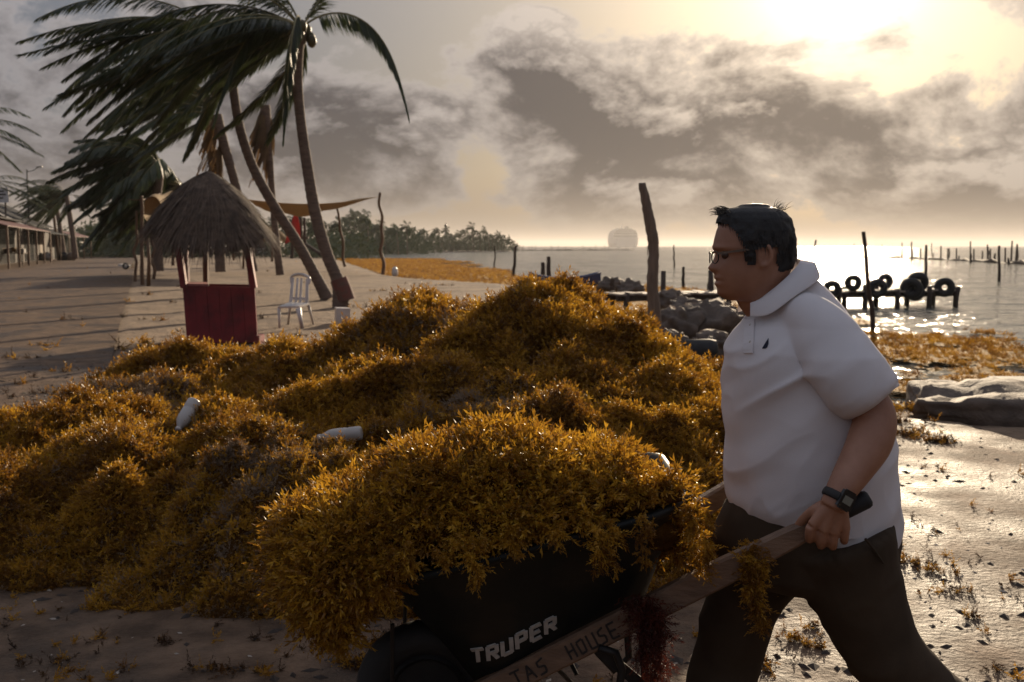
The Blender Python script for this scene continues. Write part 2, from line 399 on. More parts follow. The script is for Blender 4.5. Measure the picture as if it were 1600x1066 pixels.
# ------------------------------------------------------------------ sargassum: sprigs, scatter
def sprig_mesh(name, seed, m, stems=7, slen=.085, leaf=.029, lw=.0078, spread=1.0, bladders=6, nleaf=13):
    rd = random.Random(seed); vs = []; fs = []
    def leafq(p, d, l, wd):
        d = d.normalized(); s = d.orthogonal().normalized(); s.rotate(Quaternion(d, rd.uniform(0, 6.28)))
        c = d.cross(s)*(.12*l); b = len(vs)
        vs.extend([p-s*wd*.25, p+s*wd*.25, p+d*l*.5+s*wd*.5+c, p+d*l*.5-s*wd*.5+c, p+d*l])
        fs.extend([(b, b+1, b+2, b+3), (b+3, b+2, b+4)])
    for k in range(stems):
        az = rd.uniform(0, 6.28); el = rd.uniform(.15, 1.35)
        d = Vector((math.cos(az)*math.cos(el)*spread, math.sin(az)*math.cos(el)*spread, math.sin(el))).normalized()
        L_ = slen*rd.uniform(.6, 1.25); p = Vector((rd.uniform(-.02, .02), rd.uniform(-.02, .02), -.015)); bend = Vector((rd.uniform(-.5, .5), rd.uniform(-.5, .5), rd.uniform(-.4, .2)))
        nl = nleaf; prev = p.copy()
        for i in range(nl):
            t = (i+1)/nl; q = p + d*L_*t + bend*L_*.5*t*t
            ax = (q-prev).normalized(); sd = ax.orthogonal(); sd.rotate(Quaternion(ax, rd.uniform(0, 6.28)))
            leafq(q, ax*rd.uniform(.5, 1.1) + sd*rd.uniform(.5, 1.), leaf*rd.uniform(.6, 1.2)*(1.1-.35*t), lw*rd.uniform(.7, 1.25)); 
            if i % 4 == 0:
                b = len(vs); s2 = ax.orthogonal().normalized()*.0011
                vs.extend([prev-s2, prev+s2, q+s2, q-s2]); fs.append((b, b+1, b+2, b+3))
            prev = q
        leafq(prev, d+bend*.6, leaf, lw)
    for k in range(bladders):
        c = Vector((rd.gauss(0, .03), rd.gauss(0, .03), rd.uniform(.0, .06))); r = rd.uniform(.0022, .004); b = len(vs)
        vs.extend([c+Vector(q)*r for q in ((1, 0, 0), (-1, 0, 0), (0, 1, 0), (0, -1, 0), (0, 0, 1), (0, 0, -1))])
        fs.extend([(b+i, b+j, b+k2) for i in (0, 1) for j in (2, 3) for k2 in (4, 5)])
    me = bpy.data.meshes.new(name); me.from_pydata([v[:] for v in vs], [], fs); me.update(); me.materials.append(m)
    return bpy.data.objects.new(name, me)
def sprig_set(name, m, n=5, **k):
    col = bpy.data.collections.new(name)
    for i in range(n): col.objects.link(sprig_mesh(name+'_sprig', 100+i*7+len(name), m, **k))
    return col
SET = {'gold': sprig_set('gold', M['weed']), 'dry': sprig_set('dry', M['weed_dry'], slen=.07, leaf=.02, lw=.004),
       'dark': sprig_set('dark', M['weed_dark'], slen=.07, leaf=.024, lw=.006), 'red': sprig_set('red', M['weed_red'], slen=.11, leaf=.024, lw=.0045, spread=.5)}
def scatter_tree(col):
    g = bpy.data.node_groups.new('scatter_'+col.name, 'GeometryNodeTree')
    g.interface.new_socket('Geometry', in_out='INPUT', socket_type='NodeSocketGeometry'); g.interface.new_socket('Geometry', in_out='OUTPUT', socket_type='NodeSocketGeometry')
    N = g.nodes.new; L = g.links.new; i = N('NodeGroupInput'); o = N('NodeGroupOutput')
    def attr(nm, ty):
        a = N('GeometryNodeInputNamedAttribute'); a.data_type = ty; a.inputs[0].default_value = nm; return a.outputs[0]
    mp = N('GeometryNodeMeshToPoints'); L(i.outputs[0], mp.inputs['Mesh']); L(attr('tuft', 'BOOLEAN'), mp.inputs['Selection'])
    ci = N('GeometryNodeCollectionInfo'); ci.inputs['Collection'].default_value = col; ci.inputs['Separate Children'].default_value = True; ci.inputs['Reset Children'].default_value = True
    ip = N('GeometryNodeInstanceOnPoints'); L(mp.outputs[0], ip.inputs['Points']); L(ci.outputs[0], ip.inputs['Instance']); ip.inputs['Pick Instance'].default_value = True
    L(attr('rot', 'FLOAT_VECTOR'), ip.inputs['Rotation']); L(attr('scl', 'FLOAT'), ip.inputs['Scale'])
    j = N('GeometryNodeJoinGeometry'); L(ip.outputs[0], j.inputs[0]); L(i.outputs[0], j.inputs[0]); L(j.outputs[0], o.inputs[0])
    return g
TREES = {k: scatter_tree(c) for k, c in SET.items()}
def scatter(o, pts, dirs, scl, kind='gold'):
    """grow sprigs on object o at points (its own space)"""
    me = o.data; n0 = len(me.vertices); pts = np.asarray(pts, float)
    me.vertices.add(len(pts)); co = np.empty((len(me.vertices), 3)); me.vertices.foreach_get('co', co.ravel()) if False else None
    for i, p in enumerate(pts): me.vertices[n0+i].co = p
    nt_ = len(me.vertices)
    a = me.attributes.new('tuft', 'BOOLEAN', 'POINT'); a.data.foreach_set('value', [i >= n0 for i in range(nt_)])
    rot = np.zeros((nt_, 3)); s = np.ones(nt_)
    for i, d in enumerate(dirs):
        q = Vector(d).to_track_quat('Z', 'Y') @ Quaternion((0, 0, 1), random.uniform(0, 6.28)); rot[n0+i] = q.to_euler()[:]
    s[n0:] = scl
    me.attributes.new('rot', 'FLOAT_VECTOR', 'POINT').data.foreach_set('vector', rot.ravel())
    me.attributes.new('scl', 'FLOAT', 'POINT').data.foreach_set('value', s)
    md = o.modifiers.new('sprigs', 'NODES'); md.node_group = TREES[kind]
    return o
def sample_tris(me, n, keep=None):
    me.calc_loop_triangles(); V = np.empty(len(me.vertices)*3); me.vertices.foreach_get('co', V); V = V.reshape(-1, 3)
    T = np.empty(len(me.loop_triangles)*3, int); me.loop_triangles.foreach_get('vertices', T); T = T.reshape(-1, 3)
    a, b, c = V[T[:, 0]], V[T[:, 1]], V[T[:, 2]]; nr = np.cross(b-a, c-a); ar = np.linalg.norm(nr, axis=1)
    wgt = ar.copy()
    if keep is not None: wgt *= keep((a+b+c)/3)
    k = np.random.choice(len(T), n, p=wgt/wgt.sum()); u, v = np.random.rand(2, n); fl = u+v > 1; u[fl], v[fl] = 1-u[fl], 1-v[fl]
    return a[k]+(b-a)[k]*u[:, None]+(c-a)[k]*v[:, None], nr[k]/np.maximum(ar[k], 1e-12)[:, None]

# ------------------------------------------------------------------ the big pile
MOUNDS = [(830, 446, 7.0, 1.15, 1.6), (930, 505, 6.6, 1.0, 1.5), (1030, 592, 6.0, .75, 1.2), (1100, 668, 5.3, .65, 1.0), (665, 460, 7.8, .9, 1.4),
          (570, 508, 7.8, 1.0, 1.4), (465, 552, 7.6, .9, 1.3), (720, 550, 6.0, 1.5, 1.3), (850, 610, 5.2, 1.3, 1.2), (600, 615, 5.3, 1.2, 1.2),
          (290, 540, 8.9, .95, .8), (380, 560, 8.4, .9, .9), (230, 592, 7.4, .75, .7), (110, 628, 5.9, .85, .9), (330, 645, 5.2, 1.1, 1.1), (60, 722, 4.8, .9, .8),
          (230, 742, 4.5, 1.0, .75), (450, 695, 4.5, 1.0, .9), (0, 775, 4.5, .9, .75), (-160, 720, 5., 1., 1.), (650, 705, 4.4, 1.1, .8),
          (900, 695, 4.6, .9, .9), (1105, 572, 8.2, .8, .9), (1010, 640, 5.2, .9, 1.), (330, 770, 4.2, .9, .55), (120, 810, 4.2, .8, .5)]
def pile_h(x, y):
    h = 0
    for px, py, Y, rx, ry in MOUNDS:
        p = P(px, py, Y); b = np.clip(1-((x-p.x)/rx)**2-((y-Y)/ry)**2, 0, 1)**.75
        h = h + (max(p.z, .02)*b)**5
    h = h**.2
    wx, wy = x+.25*fbm(x*2, y*2, 1, 2), y+.25*fbm(x*2, y*2, 9, 2)
    bil = 1-np.abs(fbm(wx*1.5, wy*1.5, 2, 2)*2-1)*2.
    bil2 = 1-np.abs(fbm(wx*3.6, wy*3.6, 4, 2)*2-1)*2.
    bil3 = fbm(wx*10, wy*10, 6, 2)
    k = np.clip(h/.22, 0, 1)
    return h*.95 - .012 + k*((bil-.8)*.16 + (bil2-.75)*.15 + (bil3-.5)*.15)
gx, gy = np.meshgrid(np.arange(-5.2, 2.3, .03), np.arange(3.2, 10.2, .03), indexing='xy')
gz = pile_h(gx, gy); nx = gx.shape[1]; ny = gx.shape[0]
i, j = np.meshgrid(np.arange(ny-1), np.arange(nx-1), indexing='ij'); k = (i*nx+j).ravel()
F = np.stack([k, k+1, k+nx+1, k+nx], 1); zf = gz.ravel(); F = F[(zf[F] > -.008).any(1)]
used = np.unique(F); rem = np.full(nx*ny, -1); rem[used] = np.arange(len(used))
pile = np_mesh('sargassum_pile', gx.ravel()[used], gy.ravel()[used], zf[used], rem[F], M['weed_base'])
tag(pile, 'great heap of golden brown seaweed dumped on the concrete', 'seaweed', kind='stuff')
def dryness(x, y):
    d = np.exp(-(((x+2.75)/.55)**2+((y-7.3)/.4)**2)) + .9*np.exp(-(((x+1.05)/.4)**2+((y-4.2)/.5)**2)) + .6*np.exp(-(((x+.3)/.5)**2+((y-5.0)/.4)**2))
    return np.clip(d + (fbm(x*1.6, y*1.6, 8, 3)-.53)*1.7, 0, .9)
def surf_dir(p, nr, up=.2, jit=.8):
    d = nr + np.array([0, 0, up]) + np.random.normal(0, jit, nr.shape); return d
pm_ = pile.data.copy()
pts, nr = sample_tris(pm_, 46000, lambda c: np.clip(7.5/c[:, 1], .8, 1.7)**1.2 * (c[:, 2] > -.004))
near = np.clip(pts[:, 1]/5.5, .68, 1.4)
dry = np.random.rand(len(pts)) < dryness(pts[:, 0], pts[:, 1])
g_ = ~dry
scatter(pile, pts[g_], surf_dir(pts, nr)[g_], (np.random.uniform(.45, .95, len(pts))*near)[g_], 'gold')
dm = bpy.data.meshes.new('dry_sargassum'); dry_o = bpy.data.objects.new('dry_sargassum', dm); C.objects.link(dry_o)
tag(dry_o, 'greyish dried seaweed lying over parts of the heap', 'seaweed', kind='stuff')
scatter(dry_o, pts[dry], surf_dir(pts, nr)[dry], (np.random.uniform(.5, .9, len(pts))*near)[dry], 'dry')
def on_pile(px, py):
    d = P(px, py, 1.)-Vector((0, 0, CAMH)); t = 3.2
    while t < 11:
        q = Vector((0, 0, CAMH))+d*t
        if q.z < max(0, float(pile_h(np.array([q.x]), np.array([q.y]))[0])): return q
        t += .01
    return q
# scraps of weed on concrete and sand
sp = []; sd_ = []
def scrap(px, py, wpx, n, z=0.01, s=1.):
    c = G(px, py, 0); wd = wpx/FPX*c.y
    for _ in range(n):
        a = random.gauss(0, .4); sp.append((c.x+a*wd, c.y+random.gauss(0, .22)*wd*.9 + a*wd*random.uniform(-.3, .1), z)); sd_.append((random.gauss(0, .9), random.gauss(0, .9), .3))
for q in ((215, 935, 40, 9), (400, 1000, 35, 5), (150, 1000, 60, 10), (60, 1040, 70, 10), (330, 1050, 60, 9), (270, 1005, 40, 5), (400, 1055, 60, 12), (590, 1010, 45, 34), (560, 1040, 40, 30),
          (640, 985, 40, 22), (380, 930, 50, 26), (320, 945, 40, 10), (1430, 880, 50, 26), (1460, 895, 40, 14), (1500, 925, 50, 14), (1520, 965, 20, 7), (1420, 680, 70, 60), (1460, 690, 40, 40), (1420, 640, 70, 60), (1480, 635, 60, 30), (1395, 660, 50, 40),
          (1235, 1000, 25, 8), (1265, 1010, 25, 10), (1270, 980, 20, 5), (1100, 850, 60, 40), (1075, 860, 40, 30), (1550, 1050, 30, 5), (70, 615, 40, 14), (45, 640, 40, 5), (100, 580, 40, 6), (30, 560, 60, 9), (30, 600, 40, 5), (60, 540, 60, 8),
          (215, 535, 30, 9), (230, 545, 30, 9), (120, 500, 40, 5), (235, 460, 15, 7), (245, 500, 40, 7), (290, 520, 30, 5), (560, 480, 25, 7), (640, 500, 50, 9), (600, 500, 40, 6), (590, 455, 25, 8), (660, 444, 30, 10), (690, 446, 30, 10), (470, 525, 30, 6), (420, 545, 40, 12)):
    scrap(*q)
for _ in range(380):
    a, b = random.uniform(-100, 1650), 400+660*random.random()**1.4
    c = G(a, b, 0)
    if b > 640 or a < 560:
        for _k in range(random.choice((1, 1, 2, 4))): sp.append((c.x+random.gauss(0, .05), c.y+random.gauss(0, .05), .004)); sd_.append((random.gauss(0, 1), random.gauss(0, 1), .3))
sm = bpy.data.meshes.new('seaweed_scraps'); sc_o = bpy.data.objects.new('seaweed_scraps', sm); C.objects.link(sc_o)
tag(sc_o, 'scraps of brown seaweed strewn over concrete and sand', 'seaweed', kind='stuff')
sp = np.array(sp); sd_ = np.array(sd_); ss_ = np.random.uniform(.25, .7, len(sp))*np.clip(sp[:, 1]/7, .7, 2.); dk_ = np.random.rand(len(sp)) < .62
scatter(sc_o, sp[~dk_], sd_[~dk_], ss_[~dk_], 'gold')
sm2 = bpy.data.meshes.new('rotting_seaweed'); sc2 = bpy.data.objects.new('rotting_seaweed', sm2); C.objects.link(sc2)
tag(sc2, 'dark rotting seaweed scraps strewn over concrete and sand', 'seaweed', kind='stuff'); scatter(sc2, sp[dk_], sd_[dk_], ss_[dk_], 'dark')

# crumbs of shell and rotten weed on the concrete
for nm, cols, cnt, lab in (('shell_grit', (.42, .36, .29), 1500, 'pale shell grit scattered on the concrete'), ('weed_crumbs', (.035, .022, .014), 3800, 'dark crumbs of rotten weed scattered on the concrete')):
    vs, fs = [], []; cl = [(random.uniform(-5, 5), 2.6+9*random.random()**1.5) for _ in range(60)]
    for _ in range(cnt):
        if random.random() < .6: c0 = random.choice(cl); x0, y0 = c0[0]+random.gauss(0, .35), c0[1]+random.gauss(0, .3)
        else: x0, y0 = random.uniform(-6, 6.5), 2.2+11*random.random()**1.4
        if not in_poly(np.array([x0]), np.array([y0]), CONC)[0]: continue
        r0 = random.uniform(.003, .011)*(1.5 if nm != 'shell_grit' else .8); a0 = random.uniform(0, 3.14); ux, uy = math.cos(a0)*r0*random.uniform(1, 3), math.sin(a0)*r0*random.uniform(1, 3); b0 = len(vs)
        vs += [(x0-ux, y0-uy, .001), (x0+uy*.5, y0-ux*.5, .001), (x0+ux, y0+uy, .001), (x0-uy*.5, y0+ux*.5, .001), (x0, y0, r0*.7)]; fs += [(b0, b0+1, b0+4), (b0+1, b0+2, b0+4), (b0+2, b0+3, b0+4), (b0+3, b0, b0+4)]
    me = bpy.data.meshes.new(nm); me.from_pydata(vs, [], fs); me.materials.append(mat(nm, cols, None, 9., .8)); o = bpy.data.objects.new(nm, me); C.objects.link(o); tag(o, lab, 'grit', kind='stuff')
# ------------------------------------------------------------------ weed floating on the water
def weed_mat_float():
    m = mat('floating_weed', (.40, .23, .055), (.22, .115, .03), 5., .75, 1., 16., c3=(.30, .17, .04), s3=.8, bdist=.05, spec=.05); return m
M['float'] = weed_mat_float()
def float_mat(name, x0, x1, y0, y1, stepx, stepy, keepf, label, dens_n=5000):
    gx, gy = np.meshgrid(np.arange(x0, x1, stepx), np.arange(y0, y1, stepy)); nx = gx.shape[1]; ny = gx.shape[0]
    z = SEA + .035 + .05*fbm(gx*1.3, gy*1.3, 2, 3) + (fbm(gx*6, gy*6, 2, 2)-.5)*.05
    i, j = np.meshgrid(np.arange(ny-1), np.arange(nx-1), indexing='ij'); k = (i*nx+j).ravel()
    F = np.stack([k, k+1, k+nx+1, k+nx], 1); kp = keepf(gx, gy).ravel(); F = F[kp[k]]
    u = np.unique(F); rm = np.full(nx*ny, -1); rm[u] = np.arange(len(u))
    o = np_mesh(name, gx.ravel()[u], gy.ravel()[u], z.ravel()[u], rm[F], M['float']); 
    pts, nr = sample_tris(o.data.copy(), dens_n); scatter(o, pts, surf_dir(pts, nr, .6, .5), np.random.uniform(.5, .9, len(pts))*np.clip(pts[:, 1]/16, .7, 2.), 'gold')
    return tag(o, label, 'seaweed', kind='stuff')
def keep_right(x, y):
    px = 800+x/y*FPX; py = 385+(CAMH-SEA)/y*FPX
    sd = signed(x, y)
    band = np.exp(-((py-548-(px-1400)*.07)/26.)**2)*1.0            # dense band offshore
    inner = np.clip((py-560)/40, 0, 1)*.7
    edge = np.clip((py-512)/14, 0, 1)
    n = fbm(x*1.5, y*1.1, 4, 4, .65)
    return (n < .31 + .38*np.maximum(band, inner)*1.05) & (edge*1. > vnoise(x*2, y*2)*.9) & (sd > -14) & (sd < .25)
float_mat('floating_sargassum', .5, 14, 9.5, 21, .05, .07, keep_right, 'broken raft of floating seaweed off the concrete edge')
def keep_left(x, y):
    sd = signed(x, y); n = fbm(x*.12, y*.12, 4, 4); px = 800+x/y*FPX
    return (sd < .8) & (sd > -(2.+26*n*np.clip((900-px)/300, .12, 1.)))
float_mat('shore_sargassum', -26, 14, 20, 125, .3, .4, keep_left, 'golden band of seaweed along the curve of the beach', 9000)
# ------------------------------------------------------------------ wheelbarrow
YC = 2.57                                   # the barrow's and the walker's middle plane
def mirY(v): return Vector((v[0], 2*YC-v[1], v[2]))
barrow = empty('wheelbarrow', (P(670, 1125, YC).x, YC, 0), 'wheelbarrow with black plastic tray and lettered wooden handles heaped with seaweed', 'wheelbarrow')
HA, HB = P(1352, 781, 2.27), P(606, 1158, 2.475)          # near handle: rear end, front end
hd = (HB-HA).normalized()
def handle(far=False):
    f = mirY if far else Vector
    m = MB(); a, b = f(HA+hd*.10), f(HB)
    d = (b-a).normalized(); up = Vector((0, 0, 1)); sd = d.cross(up).normalized(); u = sd.cross(d)
    rings = []
    for t, wd, ht in ((0, .026, .034), (.07, .032, .05), (.22, .036, .064), (1, .036, .066)):
        p = a.lerp(b, t); c = .006
        rings.append([p+sd*x_+u*y_ for x_, y_ in ((-wd/2+c, -ht/2), (wd/2-c, -ht/2), (wd/2, -ht/2+c), (wd/2, ht/2-c), (wd/2-c, ht/2), (-wd/2+c, ht/2), (-wd/2, ht/2-c), (-wd/2, -ht/2+c))])
    m.loft(rings); h = m.build('handle', M['lumber'], barrow)
    # round rubber grip on the end
    g = MB(); g.tube([f(HA-hd*.012), f(HA-hd*.008), f(HA), f(HA+hd*.13), f(HA+hd*.135)], [.012, .019, .0215, .0205, .017], 16); g.build('grip', M['rubber'], h, True)
    return h, a, b, sd, u
hn, ha, hb, hs, hu = handle(); hf, *_ = handle(True)
hfront = hs if hs.y < 0 else -hs                                   # outward normal of the near handle
# tray: loft of rounded rectangles from floor to rim
RB, RF = P(1080, 797, 2.25), P(572, 928, 2.27); BB, BF = P(1018, 950, 2.41), P(735, 1082, 2.45)
def rrect(pb, pf, n=10, r=.09, tw=None):
    """rounded rectangle through near-side back pb and front pf, symmetric about YC"""
    hw = YC-(pb.y+pf.y)/2; c = (pb+pf)/2; c = Vector((c.x, YC, c.z)); ax = (Vector((pf.x, 0, pf.z))-Vector((pb.x, 0, pb.z))); hl = ax.length/2; ax.normalize()
    out = []
    for cx, cy, a0 in ((1, -1, -90), (1, 1, 0), (-1, 1, 90), (-1, -1, 180)):
        rr = min(r*(1.6 if cx > 0 else 1.), hw*.9, hl*.9)
        for k in range(n):
            a = R(a0+90*k/(n-1)); out.append(c+ax*(cx*(hl-rr)+rr*math.cos(a))+Vector((0, 1, 0))*(cy*(hw-rr)+rr*math.sin(a)))
    return out
upv = Vector((0, 0, 1))
rings = []
for t in (0, .06, .3, .6, .85, .97):
    tt = t**.9; rings.append(rrect(BB.lerp(RB, tt), BF.lerp(RF, tt), r=.10+.03*t))
nrm = Vector((RF.z-RB.z, 0, -(RF.x-RB.x))).normalized(); nrm = nrm if nrm.z > 0 else -nrm
def grow(ring, e, dz):
    c = sum(ring, Vector())/len(ring); return [p+(p-c).normalized()*e+nrm*dz for p in ring]
top = rrect(RB, RF, r=.13)
rings += [grow(top, 0, -.004), grow(top, .016, -.004), grow(top, .024, .004), grow(top, .022, .014), grow(top, .010, .018), grow(top, -.004, .012)]
inner = [rrect(BB.lerp(RB, t), BF.lerp(RF, t), r=.10+.03*t) for t in (.9, .45, .06)]
rings += [grow(r_, -.008, .006) for r_ in inner]
m = MB(); m.loft(rings); tray = m.build('tray', M['tray'], barrow, True)
def text_obj(name, s_, o_, ux, uy, size, m_, parent, shear=0., extr=.0008):
    cu = bpy.data.curves.new(name, 'FONT'); cu.body = s_; cu.size = size; cu.extrude = extr; cu.shear = shear; cu.offset = .0
    t = bpy.data.objects.new(name, cu); C.objects.link(t)
    bpy.context.view_layer.update()
    me = bpy.data.meshes.new_from_object(t); bpy.data.objects.remove(t)
    ux = ux.normalized(); un = ux.cross(uy).normalized(); uy = un.cross(ux)
    Mx = Matrix.Translation(o_) @ Matrix((ux, uy, un)).transposed().to_4x4(); me.transform(Mx)
    me.materials.append(m_) if not me.materials else None
    me.materials.clear(); me.materials.append(m_)
    ob = bpy.data.objects.new(name, me); C.objects.link(ob); ob.parent = parent; me.transform(world_of(parent).inverted()); return ob, me
# raised brand lettering low on the near side
def side_pt(px, py):
    """point of the tray's near side under a pixel"""
    a, b, c = RB.lerp(BB, .1), RF.lerp(BF, .1), BB.lerp(RB, .15); n_ = (b-a).cross(c-a).normalized(); o_ = Vector((0, 0, CAMH)); d = P(px, py, 1.)-o_
    return o_+d*((a-o_).dot(n_)/d.dot(n_)), (n_ if n_.y < 0 else -n_)
t0, tn = side_pt(738, 1030); t1, _ = side_pt(873, 976); t2, _ = side_pt(732, 1011)
def block_letters(word, o_, ux, uy, width, height, m_, parent, name, thick=.27, italic=.0, push=0.004, un=None, surf=None):
    """square-cut capital letters from strokes"""
    n = len(word); cw = width/n
    S = {'T': [((0, 1), (1, 1)), ((.5, 1), (.5, 0))], 'R': [((.12, 0), (.12, 1)), ((.12, 1), (.85, 1)), ((.88, 1), (.88, .5)), ((.12, .5), (.9, .5)), ((.5, .5), (.92, 0))],
         'U': [((.12, 1), (.12, 0)), ((.12, .02), (.88, .02)), ((.88, 0), (.88, 1))], 'P': [((.12, 0), (.12, 1)), ((.12, 1), (.88, 1)), ((.88, 1), (.88, .45)), ((.12, .45), (.9, .45))],
         'E': [((.12, 0), (.12, 1)), ((.12, 1), (.95, 1)), ((.12, .5), (.85, .5)), ((.12, 0), (.95, 0))],
         'H': [((.15, 0), (.15, 1)), ((.85, 0), (.85, 1)), ((.15, .5), (.85, .55))], 'O': [((.2, 0), (.1, .8)), ((.1, .85), (.8, .95)), ((.85, .9), (.8, .1)), ((.8, .08), (.2, .02))],
         'S': [((.85, 1), (.2, .85)), ((.2, .85), (.2, .55)), ((.2, .55), (.8, .45)), ((.8, .45), (.75, .08)), ((.75, .05), (.1, 0))],
         'A': [((.05, 0), (.5, 1)), ((.5, 1), (.95, 0)), ((.25, .4), (.75, .4))], 'L': [((.15, 1), (.15, 0)), ((.15, .02), (.85, .02))]}
    q = MB()
    for i, ch in enumerate(word):
        for (x0, y0), (x1, y1) in S.get(ch, []):
            f = lambda x_, y_: o_ + ux*(i*cw + (x_*.80+italic*y_*.3)*cw) + uy*(y_*height*(1-thick*.5)+height*thick*.25) + un*push
            pa, pb = (surf(f(x0, y0), un) if surf else f(x0, y0)), (surf(f(x1, y1), un) if surf else f(x1, y1))
            q.bar(pa, pb, .004, height*thick, up=un.cross((f(x1, y1)-f(x0, y0)).normalized()))
    return q.build(name, m_, parent)
def tray_surf(p, n_):
    ok, loc, nr, _ = tray.ray_cast(p+n_*.1-barrow.location, -n_); return (loc+barrow.location+n_*.003) if ok else p
block_letters('TRUPER', t0, (t1-t0).normalized(), (t2-t0).normalized(), (t1-t0).length, (t2-t0).length, M['letter'], tray, 'brand_lettering', .21, .5, .005, tn, tray_surf)
# handwritten capitals on the near handle
def on_handle(px): 
    o_ = Vector((0, 0, CAMH)); best = min((ha.lerp(hb, k/400) for k in range(401)), key=lambda p: abs(800+p.x/p.y*FPX*1.0 - px)); return best
hdn = (ha-hb).normalized(); hup = hu if hu.z > 0 else -hu
for word, p0, p1 in (('HOUSE', 890, 972), ('TAS', 803, 860)):
    a, b = on_handle(p0), on_handle(p1)
    block_letters(word, a-hup*.021, hdn, hup, (b-a).length, .040, M['ink'], hn, 'marker_writing', .11, .2, .0192, hfront)
# wheel
def ell2(c, r_, y_): return [c+Vector((r_*math.cos(a), y_, r_*math.sin(a))) for a in (2*math.pi*k/24 for k in range(24))]
wc = Vector((P(670, 1125, YC).x, YC, .195))
wheel = empty('wheel', wc-barrow.location, parent=barrow)
m = MB(); m.torus(wc, .148, .047, (0, 1, 0), 40, 12, .95); m.build('tyre', M['rubber'], wheel, True)
m = MB(); m.torus(wc, .100, .014, (0, 1, 0), 32, 8, 2.2); m.tube([wc-Vector((0, .06, 0)), wc+Vector((0, .06, 0))], .022, 14)
m.loft([ell2(wc, .1, y_) for y_ in (-.012, .012)])
for k in range(5):
    a = k*2*math.pi/5; m.bar(wc+Vector((math.cos(a)*.02, 0, math.sin(a)*.02)), wc+Vector((math.cos(a)*.098, 0, math.sin(a)*.098)), .03, .012, up=(0, 1, 0))
m.build('rim', M['metal'], wheel)
m = MB(); m.tube([wc-Vector((0, .11, 0)), wc+Vector((0, .11, 0))], .010, 10); m.build('axle', M['metal'], barrow)
# legs, cross brace and front struts
for s_ in (1, -1):
    f = (lambda v: Vector(v)) if s_ > 0 else mirY
    tp = on_handle(985)-hup*.03; pts = [P(935, 1012, 2.36), P(962, 1020, 2.36), P(972, 1045, 2.36), P(966, 1085, 2.36), P(958, 1130, 2.36), P(985, 1155, 2.37), P(1012, 1130, 2.37), P(1006, 1020, 2.36), P(1003, 975, 2.35)]
    m = MB(); m.tube([f(p) for p in pts], .0105, 8); m.build('leg', M['metal'], barrow, True)
    m = MB(); m.bar(f(P(930, 1010, 2.385)), f(P(1008, 1075, 2.385)), .006, .03); m.build('brace', M['metal'], barrow)
    m = MB(); m.tube([f(P(613, 975, 2.40)), f(P(613, 1160, 2.47))], .0055, 8); m.build('front_strut', M['metal'], barrow)
    m = MB(); m.tube([f(P(868, 1042, 2.42)), f(P(905, 1080, 2.52))], .006, 8); m.build('tie_rod', M['metal'], barrow)
# ------------------------------------------------------------------ load of weed
lm = MB()
def lz(px):   # silhouette of the heap
    return np.interp(px, [430, 480, 560, 640, 740, 850, 950, 1020, 1075], [880, 822, 752, 712, 676, 684, 712, 760, 800]) + 9*math.sin(px*.045)+8*math.sin(px*.11+1)
rd = random.Random(3)
for px in range(480, 1050, 36):
    for Y, drop in ((2.34, 42), (2.44, 22), (2.56, 6), (2.72, 8), (2.86, 34)):
        tp = lz(px) + drop + rd.uniform(-10, 10); tp = tp if Y < 2.5 else tp
        base_y = np.interp(px, [430, 572, 1080], [960, 900, 790])
        r_ = rd.uniform(.045, .07)*(.75 if Y < 2.35 else 1.); q = P(px + (Y-2.57)*-40, tp, Y); q.z -= r_
        lm.blob(q, (r_*1.2, r_*1.2, r_), 2, .2, rd.random()*9)
        k = 0
        while 800+(q.x/q.y*FPX) > 560 and q.z > P(px, base_y, Y).z+.10 and Y > 2.35 and k < 4: q = q-Vector((0, 0, .07)); lm.blob(q, .075, 1); k += 1
for px, py, Y, r_ in ((482, 832, 2.35, .06), (475, 872, 2.35, .055), (500, 885, 2.30, .06), (535, 872, 2.28, .065), (560, 840, 2.30, .06), (600, 830, 2.30, .05), (650, 822, 2.30, .045), (700, 812, 2.30, .04),
                      (490, 830, 2.5, .075), (485, 870, 2.5, .065), (500, 920, 2.4, .075), (500, 950, 2.35, .055), (525, 925, 2.32, .06), (515, 970, 2.34, .04), (530, 990, 2.34, .028), (560, 905, 2.28, .055), (600, 890, 2.26, .045),
                      (500, 850, 2.7, .075), (500, 900, 2.6, .08), (540, 850, 2.45, .1), (750, 825, 2.28, .04), (800, 812, 2.28, .04), (850, 806, 2.28, .036), (900, 795, 2.28, .036), (950, 784, 2.28, .034), (1000, 778, 2.28, .032), (1050, 772, 2.28, .032), (1062, 772, 2.40, .03)):
    lm.blob(P(px, py, Y), r_, 2, .25, px*.1)
load = lm.build('seaweed_load', M['weed_base']); remesh(load, .022, 1)
load.data.materials.clear(); load.data.materials.append(M['weed_base'])
tag(load, 'fresh golden seaweed heaped in the wheelbarrow and spilling over its front', 'seaweed', kind='stuff')
lp, ln = sample_tris(load.data.copy(), 6500); ld = surf_dir(lp, ln, .15, .45); ls = np.random.uniform(.38, .8, len(lp))
rimz = np.interp(lp[:, 0], [RF.x, RB.x], [RF.z, RB.z]); keep = (ln[:, 2] > -.75) & ~((lp[:, 0] > RF.x+.06) & (lp[:, 1] < 2.36) & (lp[:, 2] < rimz+.05)); lp, ld, ls = lp[keep], ld[keep], ls[keep]
ex = []; 
